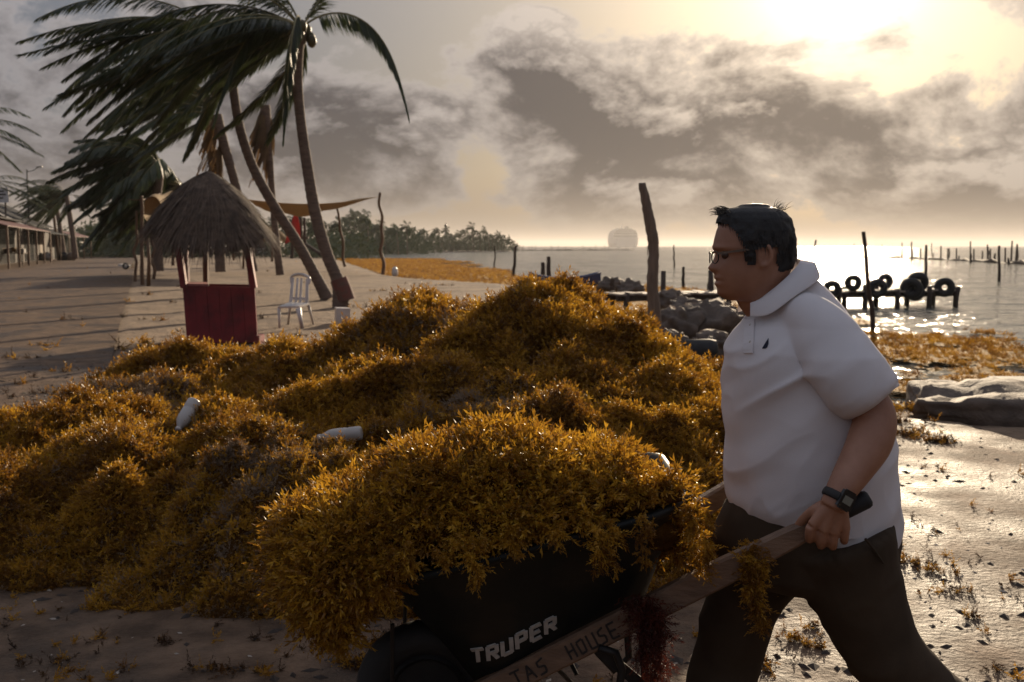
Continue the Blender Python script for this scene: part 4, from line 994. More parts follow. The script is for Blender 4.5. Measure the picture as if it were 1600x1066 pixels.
palm([P(248, 424, 44), P(246, 380, 44), P(244, 320, 44), P(250, 262, 44)], [.22, .2, .2, .2], swept(46, rd, 85, -60, 70) + [(-60, 20, .9, .6, 1.2), (-100, 0, .9, .6, 1.2), (-120, 40, 1., .6, 1.2)],
     'broad dark palm with dense windblown crown beside the road', None, 15, 0, 4.2, 'frond', 0, 60, 1.0, .10)
palm([P(285, 420, 50), P(284, 350, 50), P(280, 290, 50)], [.2, .18, .18], swept(30, rd, 95, -50, 60), 'lower dark palm behind the tan canvas awning', None, 16, 0, 4.2, 'frond', 0, 54, 1.0, .10)
for k, (px, py, top, Y) in enumerate(((118, 404, 305, 92), (100, 404, 312, 100))):
    palm([P(px, py, Y), P(px-6, (py+top)/2, Y), P(px-14, top, Y)], [.28, .22, .2], swept(20, rd, 80, -45, 60) + [(20, 5, .8, -.3, 1.2)], ('windblown palm standing nearest the white shed', 'windblown palm rising behind the leaning utility pole')[k], 'palms by the white shed', 30+k, 0, 4.6, 'frond', 0, 40, .9, .07)
palm([P(-60, 418, 60), P(-70, 330, 60), P(-58, 200, 60)], [.25, .2, .2], swept(10, rd, 80, -40, 60) + [(0, 30, 1., -.9, 1.), (10, -5, 1., -.9, .8), (-20, 50, 1., -.9, 1.), (20, 15, .9, -.8, 1.2), (-5, -25, .9, -.6, 1.)], 'palm reaching fronds over the shop sign', None, 18, 0, 4.6, 'frond', 0, 44, .8, .05)
palm([P(-40, 410, 75), P(-40, 350, 75), P(-25, 285, 75)], [.25, .2, .2], [(5, 10, 1., -.9, .8), (-10, 0, 1., -.9, .9), (15, -15, 1., -.9, .8), (0, 30, .9, -.8, 1.), (180, 20, 1., 1., 1.)], 'palm leaning a long frond towards the street lamp', None, 19, 0, 4.8, 'frond', 0, 44, .8, .05)
# red paint ring on the near palm
m = MB(); m.tube([P(540, 470, Y1-.0), P(535, 452, Y1), P(529, 436, Y1)], [.232, .212, .203], 14, False); pr = bpy.data.objects['palm_tree']; m.build('paint_band', mat('trunk_red', (.17, .05, .035), (.12, .07, .05), 6., .85), pr, True)
# ------------------------------------------------------------------ thatch
def thatch(parent, peak, eave, name='thatch_roof', n=2600, seed=1, skirt=.25, lw=.02, mt='thatch', bulge=.12):
    """peak: ridge points; eave: ring of points. a shell plus combed straw"""
    rd = random.Random(seed); m = MB(); k = len(eave); pk = Vector(peak)
    rings = [[Vector(e).lerp(pk, t)+Vector((0, 0, bulge*math.sin(math.pi*t))) for e in eave] for t in (0, .25, .5, .75, .93, 1.)]
    low = [Vector(e)+Vector((0, 0, -.10))-(Vector(e)-pk)*.06 for e in eave]
    m.loft([low]+rings, True); roof = m.build(name, M[mt], parent, True); s = MB()
    for _ in range(n):
        a = rd.random()*k; i_ = int(a); e = Vector(eave[i_]).lerp(Vector(eave[(i_+1) % k]), a-i_); t = rd.random()**1.3*.97
        q = e.lerp(pk, t)+Vector((0, 0, bulge*math.sin(math.pi*t)+.015)); v = (e-pk).normalized(); l = rd.uniform(.25, .5)
        v = (v+Vector((rd.gauss(0, .12), rd.gauss(0, .12), rd.gauss(-.12, .1)))).normalized(); sd = v.cross(Vector((0, 0, 1))).normalized()*lw*rd.uniform(.4, 1)
        tip = q+v*l+Vector((0, 0, -skirt*(1-t)**4*rd.random())); s.add([q-sd, q+sd, tip], [(0, 1, 2)])
    for _ in range(n//3):
        a = rd.random()*k; i_ = int(a); e = Vector(eave[i_]).lerp(Vector(eave[(i_+1) % k]), a-i_); sd = (Vector(eave[(i_+1) % k])-Vector(eave[i_])).normalized()*lw*.6
        q = e-(e-pk)*.05; s.add([q-sd, q+sd, q+Vector((rd.gauss(0, .05), rd.gauss(0, .05), -rd.uniform(.1, skirt+.15)))], [(0, 1, 2)])
    o = s.build('straw', M[mt], roof); o['kind'] = 'stuff'; return roof
# red kiosk with thatched roof
YK = 14.1
kio = empty('thatched_kiosk', P(345, 537, YK), 'red painted wooden kiosk with shaggy thatched roof standing on the sand', 'kiosk')
A, B_, Cc, D_ = P(285, 447, YK), P(398, 449, YK), P(403, 535, YK), P(292, 537, YK); dp = Vector((-.33, 1.0, 0))
nb = 6
for k in range(nb):   # front boards
    t0_, t1_ = k/nb+.002, (k+1)/nb-.002; q = [D_.lerp(Cc, t0_), D_.lerp(Cc, t1_), A.lerp(B_, t1_), A.lerp(B_, t0_)]; off = Vector((0, -.004*(k % 2), 0))
    m = MB(); m.add([p+off for p in q]+[p+Vector((0, .03, 0)) for p in q], [(0, 1, 2, 3), (7, 6, 5, 4), (0, 4, 5, 1), (1, 5, 6, 2), (2, 6, 7, 3), (3, 7, 4, 0)]); m.build('board', M['redpaint'], kio)
for a, b in ((A, D_), (B_, Cc)):
    m = MB(); q = [b+Vector((0, .032, 0)), a+Vector((0, .032, 0)), a+dp, b+dp]; sx_ = Vector((.03 if a is A else -.03, 0, 0)); m.add(q+[p+sx_ for p in q], [(0, 1, 2, 3), (7, 6, 5, 4), (0, 4, 5, 1), (1, 5, 6, 2), (2, 6, 7, 3), (3, 7, 4, 0)]); m.build('side_panel', M['redpaint'], kio)
m = MB(); q = [D_+dp, Cc+dp, B_+dp, A+dp]; m.add(q+[p+Vector((0, .03, 0)) for p in q], [(0, 1, 2, 3), (7, 6, 5, 4), (0, 4, 5, 1), (1, 5, 6, 2), (2, 6, 7, 3), (3, 7, 4, 0)]); m.build('back_panel', M['redpaint'], kio)
m = MB(); z_ = Vector((0, 0, .004)); q = [A+z_, A.lerp(B_, .36)+z_, A.lerp(B_, .36)+dp*.75+z_, A+dp*.75+z_]; m.add(q+[p+Vector((0, 0, .03)) for p in q], [(3, 2, 1, 0), (4, 5, 6, 7), (0, 1, 5, 4), (1, 2, 6, 5), (2, 3, 7, 6), (3, 0, 4, 7)]); m.build('counter_top', mat('pink_paint', (.42, .17, .16), (.34, .13, .12), 5., .6), kio)
for (x0, y0), (x1, y1), yy in (((288, 450), (272, 350), 0), ((397, 450), (378, 350), 0), ((292, 450), (288, 360), 1.), ((402, 450), (392, 360), 1.)):
    m = MB(); m.bar(P(x0, y0, YK)+Vector((-.33*yy, yy, 0)), P(x1, y1, YK)+Vector((-.33*yy, yy, .1)), .085, .085, (0, 1, 0)); m.build('post', M['redpaint'], kio)
m = MB(); m.bar(P(322, 452, YK+.9), P(321, 360, YK+.9), .07, .07, (0, 1, 0)); m.build('post', M['polewood'], kio)
m = MB(); m.box(P(405, 530, YK+.1), (.08, .3, .12)); m.build('foot_block', M['redpaint'], kio)
ea = [P(234, 350, YK-.1), P(264, 367, YK-.35), P(300, 374, YK-.5), P(345, 375, YK-.55), P(383, 369, YK-.45), P(408, 362, YK-.1), P(414, 352, YK+.7), P(405, 345, YK+1.4), P(340, 342, YK+1.7), P(265, 342, YK+1.5), P(235, 345, YK+.8)]
thatch(kio, P(326, 268, YK+.55), ea, 'roof', 5600, 2, .20, .014, bulge=.12)
# further thatched parasols on the beach
for k, (px, py, top, ev, wpx) in enumerate(((322, 426, 330, 372, 48), (270, 415, 340, 374, 38), (395, 416, 338, 370, 42), (248, 409, 352, 377, 30), (425, 409, 352, 374, 26), (300, 405, 356, 376, 24), (365, 407, 355, 376, 24))):
    b = G(px, py); Y = b.y; o = empty('thatched_parasol', b, 'straw beach parasol on a bare wooden post behind the red kiosk', 'parasol', 'straw parasols on the beach')
    m = MB(); m.tube([b, P(px+1, (py+top)/2, Y), P(px, top+4, Y)], [.11, .095, .085], 10); m.build('post', M['polewood'], o, True)
    r_ = wpx/FPX*Y; ctr = P(px, ev, Y); thatch(o, P(px, top, Y), [ctr+Vector((r_*math.cos(a), r_*math.sin(a), 0)) for a in (2*math.pi*i_/12 for i_ in range(12))], 'roof', 900, k+5, .25, .03, 'straw')
for px, py, top in ((380, 420, 372), (425, 402, 360), (232, 447, 372), (350, 412, 372), (285, 411, 372), (690, 0, 0))[:5]:
    b = G(px, py); m = MB(); m.tube([b, P(px+1, (py+top)/2, b.y), P(px-1, top, b.y)], [.075, .065, .06], 8); thing(m, 'wooden_post', M['polewood'], 'thin upright wooden post among the straw parasols', 'post', 'posts among the parasols', True)
# ------------------------------------------------------------------ canvas awning
aw = empty('canvas_awning', G(410, 430), 'tan canvas awning stretched between crooked wooden poles on the beach', 'awning')
def crooked(px0, py0, px1, py1, Y, r_=.07, par=aw, name='pole', mt='polewood', bend=3):
    m = MB(); n = 7; rdd = random.Random(px0); pts = [P(px0+(px1-px0)*k/n+(rdd.uniform(-bend, bend) if 0 < k < n else 0), py0+(py1-py0)*k/n, Y) for k in range(n+1)]
    q, rr = limb([(p, r_*(1-.3*k/n)) for k, p in enumerate(pts)]); m.tube(q, rr, 9); return m.build(name, M[mt], par, True)
crooked(223, 446, 221, 306, 36, .075); crooked(598, 429, 594, 301, 49, .095); crooked(539, 417, 524, 317, 57, .09); crooked(440, 420, 430, 318, 56, .09); crooked(240, 436, 236, 330, 42, .07); crooked(211, 440, 213, 330, 38, .06)
def sheet(rows_, name, m_, par, thick=.012):
    m = MB(); top_ = rows_; bot = [[p-Vector((0, 0, thick)) for p in r_] for r_ in rows_]; m.loft(top_, False, False); m.loft([r_[::-1] for r_ in bot], False, False)
    return m.build(name, m_, par, True)
rows_ = []
c00, c10, c01, c11 = P(380, 311, 44), P(594, 307, 49), P(400, 322, 57), P(526, 318, 57)
for i_ in range(9):
    v = i_/8; r_ = []
    for j_ in range(25):
        u = j_/24; p = c00.lerp(c10, u).lerp(c01.lerp(c11, u), v); p = p+Vector((0, 0, -.55*math.sin(math.pi*v)*math.sin(math.pi*min(1, u*1.0))*(1-.5*u)+.07*math.sin(u*19+v*3)*math.sin(math.pi*v)-.28*math.sin(math.pi*u)))
        r_.append(p)
    rows_.append(r_)
sheet(rows_, 'canvas', M['canvas'], aw)
rows_ = []
for i_ in range(12):       # loose end billowing round the left pole
    v = i_/11; a = R(-60+235*v); rows_.append([P(238+40*u-6*math.sin(3*u), 328-24*math.sin(a)*(.9+.2*u)-3*u, 37+5*u)+Vector((-.35*math.cos(a)*(1-u*.5), 0, .05*math.sin(9*u))) for u in (k/10 for k in range(11))])
sheet(rows_, 'canvas_end', M['canvas'], aw)
m = MB(); m.tube([P(200, 312, 36), P(222, 313, 36), P(250, 303, 40)], [.02, .02, .02], 6); m.build('rope', M['polewood'], aw)
# red cloth on a wooden lookout stand
lk = empty('lookout_stand', G(462, 404), 'dark wooden stand draped with a red cloth behind the leaning palm', 'stand')
for px, py, tx in ((456, 404, 458), (478, 402, 476), (470, 399, 470)):
    crooked(px, py, tx, 340, 68, .12, lk, 'leg', 'darkwood', 1)
m = MB(); m.bar(P(452, 372, 68), P(482, 372, 68), .2, .15); m.build('platform', M['darkwood'], lk)
m = MB(); m.bar(P(478, 382, 66), P(512, 404, 64), .12, .2); m.build('ramp', M['darkwood'], lk)
rows_ = [[P(462+(x0-462)*t+1.5*math.sin(k*2+t*5), 324+52*t+((k-3)**2)*.6*t, 67-.1*k) for k, x0 in enumerate(np.linspace(446, 472, 7))] for t in (k2/9 for k2 in range(10))]
sheet(rows_, 'cloth', M['redcloth'], lk, .02)
# ------------------------------------------------------------------ chair, block, odds and ends on the sand
YH = 17.2
ch = empty('plastic_chair', P(463, 515, YH), 'white plastic garden chair standing alone on the sand', 'chair')
def pl(pts, name, th=.02):
    m = MB(); q = [Vector(p) for p in pts]; n_ = (q[1]-q[0]).cross(q[2]-q[0]).normalized()*th; k_ = len(q)
    m.add(q+[p+n_ for p in q], [tuple(range(k_-1, -1, -1)), tuple(range(k_, 2*k_))]+[(i_, (i_+1) % k_, k_+(i_+1) % k_, k_+i_) for i_ in range(k_)]); return m.build(name, M['plastic'], ch)
pl([P(434, 482, YH), P(468, 481, YH-.1), P(484, 476, YH+.35), P(452, 475, YH+.45)], 'seat', .03)
bl0, br0, bl1, br1 = P(452, 475, YH+.45), P(482, 476, YH+.38), P(456, 434, YH+.62), P(483, 436, YH+.5)
for t0_, t1_ in ((0, .16), (.30, .42), (.52, .64), (.84, 1.)):
    pl([bl0.lerp(br0, t0_), bl0.lerp(br0, t1_), bl1.lerp(br1, t1_), bl1.lerp(br1, t0_)], 'back_slat', .018)
m = MB(); q, rr = limb([(bl0.lerp(bl1, .8), .02), (bl1+Vector((0, 0, .02)), .024), (bl1.lerp(br1, .5)+Vector((0, 0, .07)), .028), (br1+Vector((0, 0, .02)), .024), (br0.lerp(br1, .8), .02)]); m.tube(q, rr, 8); m.build('top_rail', M['plastic'], ch, True)
m = MB(); m.bar(bl0.lerp(bl1, .22), br0.lerp(br1, .22), .03, .05); m.build('lower_rail', M['plastic'], ch)
for a, b, r_ in ((P(436, 482, YH), P(437, 517, YH), .02), (P(466, 482, YH-.1), P(473, 517, YH-.15), .032), (P(454, 476, YH+.45), P(450, 507, YH+.55), .02), (P(482, 477, YH+.35), P(491, 513, YH+.5), .018)):
    m = MB(); m.tube([a, a.lerp(b, .5), b], [r_*1.5, r_*1.1, r_], 8); m.build('leg', M['plastic'], ch, True)
m = MB(); b = P(535, 506, 18.0); rdd = random.Random(2); m.box(b+Vector((0, 0, .13)), (.25, .22, .32), Euler((0.03, .04, .3))); thing(m, 'concrete_block', M['plastic'], 'pale concrete block at the foot of the red painted palm', 'block')
lg = empty('plastic_lounger', G(203, 421), 'white plastic lounger tipped over at the edge of the road', 'lounger')
b = G(203, 421); rows_ = [[b+Vector((-.1+.62*t, dy, .10+.75*t**2)) for dy in np.linspace(-.3, .3, 5)] for t in np.linspace(0, 1, 9)]; m = MB(); m.loft(rows_, False, False); m.loft([[p+Vector((.07, 0, -.05)) for p in r_] for r_ in rows_], False, False); m.build('backrest', M['plastic'], lg, True)
m = MB(); m.box(b+Vector((-.25, 0, .22)), (.7, .6, .12), Euler((0, .12, 0))); m.build('seat', M['plastic'], lg); m = MB(); m.torus(b+Vector((-.12, -.34, .2)), .15, .05, (0, 1, 0), 20, 8); m.build('wheel', M['rubber'], lg, True)
m = MB(); b = G(617, 430); m.loft([ell(b.x, b.y, b.z+h_, r_, r_, 12) for h_, r_ in ((-.05, .13), (.05, .15), (.3, .14), (.36, .09), (.40, .07))]); thing(m, 'plastic_jug', M['plastic'], 'small white plastic jug standing on the beach near the awning pole', 'jug', None, True)
# ------------------------------------------------------------------ bottles on the heap
def bottle(px0, py0, px1, py1, r_, label):
    a, b = on_pile(px0, py0), on_pile(px1, py1); ax = b-a; L_ = ax.length; ax = ax.normalized(); lift = Vector((0, -.05, 1.5*r_)); a = a+lift
    o = empty('plastic_bottle', a, label, 'bottle'); prof = ((0, .6), (.012, .92), (.05, 1), (.28, 1), (.30, .94), (.33, .94), (.35, 1), (.62, 1), (.72, .92), (.82, .66), (.9, .40), (.93, .36))
    m = MB(); pts = [a+ax*(t*L_) for t, _ in prof]; m.tube(pts, [r_*k for _, k in prof], 18); m.build('bottle_body', M['pet'], o, True)
    m = MB(); m.tube([a+ax*(.925*L_), a+ax*(1.0*L_)], [r_*.44, r_*.43], 14); m.build('cap', M['plastic'], o, True); return o
bottle(309, 641, 283, 686, .038, 'white plastic bottle lying neck down in a hollow of the seaweed heap')
bottle(568, 690, 500, 697, .034, 'cloudy plastic bottle lying sideways on the heap behind the barrow')
m = MB(); c = P(497, 938, 2.40); m.tube([c+Vector((0, 0, .035)), c+Vector((0, 0, .02)), c, c-Vector((.004, 0, .03)), c-Vector((.004, 0, .04))], [.012, .024, .030, .026, .012], 14); thing(m, 'plastic_cup', M['pet'], 'clear plastic cup caught in seaweed hanging off the barrow', 'cup', None, True)
# ------------------------------------------------------------------ shore: post, rocks, rubbish
YP = 12.6
m = MB(); q, rr = limb([(P(1022, 556, YP), .095), (P(1023, 500, YP), .088), (P(1020, 450, YP), .076), (P(1021, 400, YP), .068), (P(1018, 360, YP), .070), (P(1010, 320, YP), .064), (P(1004, 286, YP), .046)]); m.tube([p+Vector((random.gauss(0, .006), 0, 0)) for p in q], [r_*random.uniform(.95, 1.05) for r_ in rr], 12); thing(m, 'driftwood_post', M['wood'], 'tall crooked driftwood post rising behind the seaweed heap', 'post', None, True)
for k, (px, py, Y, rx, rz, lab) in enumerate(((1105, 520, 14.5, .55, .40, 'big rounded boulder under the jetty planks'), (1062, 512, 14.2, .34, .28, 'brown boulder right beside the tall driftwood post'), (1050, 535, 12.9, .20, .16, 'wet glinting rock beside a silver plastic scrap'), (1120, 545, 13.2, .3, .22, 'low dark boulder behind the black drum'),
        (1075, 487, 18., .4, .24, 'sandy boulder near the jetty foot'), (1128, 500, 17.5, .45, .3, 'pale boulder at the waterline by the jetty'), (985, 455, 30, .45, .3, 'rock beside the blue boat'), (1042, 470, 22, .35, .22, 'small boulder at the foot of the jetty'), (960, 449, 33, .5, .32, 'dark rock on the weed line'))):
    m = MB(); c = P(px, py, Y); m.blob((c.x, c.y, c.z), (rx, rx*.85, rz), 4, .75, k*1.3, 2.6); thing(m, 'boulder', M['rock'], lab, 'boulder', None, True)
m = MB(); m.blob(P(1056, 556, 12.2), (.13, .09, .07), 3, .5, 3., 3.); thing(m, 'plastic_scrap', mat('silver_film', (.7, .68, .65), (.5, .48, .45), 9., .2, metal=.5), 'crumpled silver plastic scrap among the rocks', 'scrap', None, True)
m = MB(); c = P(1095, 548, 12.6); m.tube([c+Vector((-.22, 0, 0)), c+Vector((-.2, 0, 0)), c+Vector((.12, .05, 0)), c+Vector((.2, .05, 0)), c+Vector((.215, .05, 0))], [.10, .14, .145, .13, .09], 18); thing(m, 'black_drum', M['rubber'], 'black plastic drum lying on its side by the boulders', 'drum', None, True)
def slab(c, size, seed, rz=0., amp=.06):
    m = MB(); n = 14; bm = bmesh.new(); bmesh.ops.create_cube(bm, size=1.); bmesh.ops.subdivide_edges(bm, edges=bm.edges[:], cuts=n, use_grid_fill=True)
    v = np.array([q.co[:] for q in bm.verts]); fs = [tuple(q.index for q in f_.verts) for f_ in bm.faces]; bm.free()
    r_ = np.abs(v*2)**8; v = v/np.maximum(r_.sum(1)**.125, .5)[:, None]*1.0*np.maximum(np.abs(v*2).max(1), .5)[:, None]
    w_ = v*np.array(size); d_ = (fbm(w_[:, 0]*2.2+seed, w_[:, 1]*2.2, w_[:, 2]*2.2, 5, .6)-.5)*2; w_ = w_+v*2*(d_*amp)[:, None]
    w_ = (Matrix.Rotation(rz, 3, 'Z') @ Matrix(w_.T.tolist()) if False else w_ @ np.array(Matrix.Rotation(-rz, 3, 'Z')))
    return m.add(w_+np.array(c), fs)
m = slab(G(1575, 640)+Vector((0, .1, .02)), (1.5, 1.3, .26), 2., -.35, .16); m2 = slab(G(1512, 632)+Vector((0, .25, -.02)), (.5, .9, .22), 5., -.3, .12); m.add(m2.v, m2.f)
thing(m, 'rock_ledge', M['rock'], 'broken concrete ledge at the edge of the water', 'ledge', None, True)
ob = empty('black_bench', P(1600, 612, 9.6), 'black plank bench at the water edge on the broken ledge', 'bench')
m = MB(); m.box(P(1592, 596, 9.6), (.42, .4, .05)); m.build('plank', M['rubber'], ob); m = MB(); m.box(P(1596, 606, 9.6), (.30, .3, .12)); m.build('support', M['rubber'], ob)
m = MB(); m.box(P(1545, 613, 9.8), (.12, .1, .04)); thing(m, 'black_plank', M['rubber'], 'short black plank end lying on the broken ledge', 'plank')
# ------------------------------------------------------------------ blue boat
bt = empty('rowing_boat', P(890, 446, 37), 'small blue rowing boat drawn up on the shore behind the heap', 'boat'); rows_ = []
for t in np.linspace(0, 1, 13):
    c = P(828+110*t, 446, 37+1.2*t); wd = .62*(math.sin(math.pi*(.12+.80*t))**.7); h_ = .30+.22*abs(2*t-1)**2
    rows_.append([Vector((c.x, c.y+wd*math.cos(a), SEA+.12+h_+h_*math.sin(a)*1.0 if math.sin(a) < 0 else SEA+.12+h_)) for a in (math.pi+math.pi*k/12 for k in range(13))])
m = MB(); m.loft(rows_, False, False); m.loft([[p+(Vector((p.x, rows_[i_][6].y, p.z))-p)*.08+Vector((0, 0, .01)) for p in r_] for i_, r_ in enumerate(rows_)], False, False); m.build('hull', mat('blue_paint', (.02, .05, .19), (.015, .035, .13), 4., .4), bt, True)
for s_ in (0, 12):
    m = MB(); m.tube([r_[s_]+Vector((0, 0, .01)) for r_ in rows_], .03, 6); m.build('gunwale', mat('blue_rail', (.03, .05, .14), None, 4., .4), bt, True)
m = MB(); m.box(rows_[6][0]+Vector((0, .6, -.06)), (.25, 1.1, .03)); m.build('thwart', M['wood'], bt)
# ------------------------------------------------------------------ jetty with tyres
M['deckwood'] = mat('deck_wood', (.36, .30, .25), (.25, .20, .16), 4., .7, .4, 14.)
JA, JB = Vector((P(955, 460, 24.6).x, 24.6, .21)), Vector((P(1482, 452, 27.2).x, 27.2, .21)); JL = (JB-JA).length; jd = (JB-JA).normalized(); jn = Vector((-jd.y, jd.x, 0))
jt = empty('jetty', JA, 'narrow plank jetty on posts running out over the water', 'jetty')
n_ = int(JL/.21)
for k in range(n_):
    c = JA+jd*(k+.5)*JL/n_+Vector((0, 0, random.uniform(-.012, .012))); m = MB(); a = math.atan2(jd.y, jd.x)+random.gauss(0, .02); m.box(c, (JL/n_-.02, 1.0+random.uniform(-.06, .06), .045), Euler((random.gauss(0, .01), 0, a))); m.build('plank', M['deckwood'], jt)
for s_ in (-.36, .36):
    m = MB(); m.bar(JA+jn*s_-Vector((0, 0, .10)), JB+jn*s_-Vector((0, 0, .10)), .09, .13); m.build('beam', M['darkwood'], jt)
for t in (.02, .16, .30, .46, .62, .70, .80, .90, .985):
    for s_ in (-.46, .46):
        c = JA+jd*JL*t+jn*s_; h_ = random.choice((.05, .35, .55)) if t < .4 else random.uniform(.0, .25); m = MB(); m.tube([c+Vector((0, 0, -1.6)), c+Vector((.02, 0, -.2)), c+Vector((random.gauss(0, .03), 0, h_))], [.075, .07, .065], 9); m.build('pile', M['darkwood'], jt, True)
m = MB(); c = P(1120, 470, 24.9); m.bar(c, c+Vector((-.35, 0, -.5)), .07, .07); m.build('brace', M['darkwood'], jt)
for k, (px, py, r_, ax) in enumerate(((1300, 452, .27, (.5, 1, .2)), (1333, 442, .25, (.25, 1, .1)), (1371, 451, .30, (.1, 1, 0)), (1383, 440, .25, (-.25, 1, 0)), (1424, 451, .33, (.45, 1, .1)), (1434, 441, .32, (.2, 1, .3)), (1476, 449, .30, (.35, 1, 0)), (1430, 456, .28, (.3, 1, -.1)))):
    Y = JA.y+(JB.y-JA.y)*((px-955)/527)-.62; m = MB(); r_ *= .86; m.torus(P(px, py, Y), r_*.64, r_*.38, ax, 30, 12, .95)
    thing(m, 'old_tyre', M['rubber'], ['old tyre on the jetty just behind the walking man\'s shoulder', 'small upright tyre between the man and the crooked pole', 'black tyre hung right behind the crooked thin pole', 'thin upright tyre just seaward of the crooked pole', 'tyre in the bunch of overlapping tyres on the jetty', 'tyre in the bunch of overlapping tyres on the jetty', 'lone tyre hung at the seaward end of the jetty', 'tyre in the bunch of overlapping tyres on the jetty'][k], 'tyre', 'tyres hung along the jetty', True)
# poles standing in the water
def wpole(px0, py0, px1, py1, label, r_=.05, z=SEA, name='water_pole', group=None, bend=1.5, Y=None):
    b = G(px0, py0, z) if Y is None else P(px0, py0, Y); n = 5; rdd = random.Random(px0); q, rr = limb([(P(px0+(px1-px0)*k/n+(rdd.uniform(-bend, bend) if 0 < k < n else 0), py0+(py1-py0)*k/n, b.y)-Vector((0, 0, .4 if k == 0 else 0)), r_*(1-.25*k/n)) for k in range(n+1)])
    m = MB(); m.tube(q, rr, 8); return thing(m, name, M['darkwood'], label, 'pole', group, True)
wpole(1365, 522, 1349, 362, 'crooked thin pole standing in the water before the jetty', .05)
wpole(1258, 440, 1275, 375, 'slanting pole in the water behind the walking man', .055)
wpole(773, 420, 773, 384, 'thin pole in the shallows beyond the golden weed', .06)
wpole(803, 434, 806, 384, 'dark pole at the edge of the weed beyond the heap', .09)
for px, t in ((848, 410), (857, 401)): wpole(px+1, 440, px, t, 'stubby dark pole leaning by the blue boat', .10, 0., group='stubby poles by the blue boat', bend=.4)
wpole(957, 455, 957, 436, 'short stake at the landward end of the jetty', .09, 0.)
wpole(1053, 417, 1053, 383, 'thin pole in open water behind the driftwood post', .07)
wpole(1068, 450, 1068, 417, 'short pole in the water just beyond the jetty', .07)
wpole(1108, 452, 1109, 424, 'pole in the water near the walking man\'s face', .07)
for k, (px, py, t) in enumerate(((1447, 440, 383), (1561, 440, 384), (1425, 407, 378), (1456, 398, 380), (1517, 411, 396), (1544, 405, 386), (1554, 410, 396), (1590, 412, 383), (1535, 404, 392), (1576, 414, 403), (1483, 402, 388), (1335, 396, 381), (1012, 398, 384), (1180, 400, 385))):
    wpole(px, py, px+random.uniform(-1, 1), t, 'weathered stake standing in the sea off the jetty', .075 if py > 430 else .11, group='stakes standing in the sea', bend=.6)
# low stake fences and rubble lines out in the water
def weir(pts, label, hgt=.3, nst=22, seed=0):
    o = empty('stake_fence', G(*pts[0], SEA), label, 'fence'); rd = random.Random(seed); W_ = [G(a, b, SEA) for a, b in pts]; m = MB(); q = []
    for i_ in range(len(W_)-1):
        for k in range(8): q.append(W_[i_].lerp(W_[i_+1], k/8)+Vector((0, 0, rd.uniform(-.12, .12))))
    q.append(W_[-1]); m.tube(q, [hgt*rd.uniform(.55, 1.2) for _ in q], 7); m.build('rubble', M['darkwood'], o, True)
    for k in range(nst):
        t = (k+rd.random())/nst*(len(W_)-1); i_ = min(int(t), len(W_)-2); c = W_[i_].lerp(W_[i_+1], t-i_); h_ = rd.uniform(.5, 2.2); m = MB(); m.tube([c-Vector((0, 0, .5)), c+Vector((rd.gauss(0, .08), 0, h_))], [.09, .07], 6); m.build('stake', M['darkwood'], o)
weir([(1420, 404), (1480, 407), (1540, 410), (1620, 415)], 'low dark stake fence in the sea right of the jetty', .3, 16, 1)
weir([(1290, 402.5), (1350, 403), (1410, 403)], 'thin line of rubble breaking the glittering water', .16, 4, 2)
weir([(802, 392), (860, 391.6), (920, 391.4), (990, 391)], 'far stake fence running out from the palm point', .35, 26, 3)
weir([(590, 396), (660, 395), (730, 394.3), (800, 393.6)], 'far stake fence in front of the palm point', .35, 24, 4)
# ------------------------------------------------------------------ ship, lighthouse
YS = 2900.
sp_ = empty('cruise_ship', (P(975, 384, YS).x, YS, SEA), 'large white cruise ship hazy on the horizon', 'ship'); k_ = YS/FPX; c = sp_.location
hull = mat('ship_white', (.55, .55, .55), (.5, .5, .5), .05, .6); dk = mat('ship_window', (.10, .11, .12), None, .05, .3)
m = MB(); rows_ = [[c+Vector((x_*k_, y_, z_*k_)) for x_, z_ in ((-17*w_, 0), (-19*w_, 6), (-19*w_, 14), (19*w_, 14), (19*w_, 6), (17*w_, 0))] for y_, w_ in ((-60, .75), (-40, 1), (120, 1))]; m.loft(rows_); m.build('hull', hull, sp_)
for z0, z1, w_ in ((14.02, 18.5, 18.6), (18.52, 22.5, 18), (22.52, 25.5, 16), (25.52, 28, 11)):
    m = MB(); m.box(c+Vector((0, 40, (z0+z1)/2*k_)), (2*w_*k_, 150, (z1-z0)*k_)); d_ = m.build('deck', hull, sp_); m = MB()
    for x_ in np.arange(-w_+1.2, w_-1, 2.1): m.box(c+Vector((x_*k_, -35.4, (z0+z1)/2*k_)), (1.3*k_, 1.2, (z1-z0)*.55*k_))
    m.build('windows', dk, d_)
for x_, h_ in ((-3, 33.5), (4, 31), (-9, 30)):
    m = MB(); m.box(c+Vector((x_*k_, 20, (28+h_)/2*k_)), (1.6*k_, 8, (h_-27.9)*k_)); m.build('mast', hull, sp_)
m = MB(); m.loft([ell(c.x+8*k_, c.y+70, z_*k_, r_*k_, r_*k_, 14) for z_, r_ in ((27.9, 4.), (32, 3.2))]); m.build('funnel', dk, sp_)
YL = 430.; c = P(697, 386, YL); lt = empty('lighthouse', c, 'pale lighthouse tower rising above the far palms', 'lighthouse'); kk = YL/FPX
m = MB(); m.loft([ell(c.x, c.y, c.z+z_*kk, r_*kk, r_*kk, 16) for z_, r_ in ((0, 3.2), (28, 2.3))]); m.build('tower', M['white'], lt)
m = MB(); m.loft([ell(c.x, c.y, c.z+z_*kk, r_*kk, r_*kk, 16) for z_, r_ in ((28.02, 3.6), (29.2, 3.6))]); m.build('gallery', M['metal'], lt)
m = MB(); m.loft([ell(c.x, c.y, c.z+z_*kk, r_*kk, r_*kk, 12) for z_, r_ in ((29.22, 1.9), (33, 1.9))]); m.build('lantern', M['glossblack'], lt)
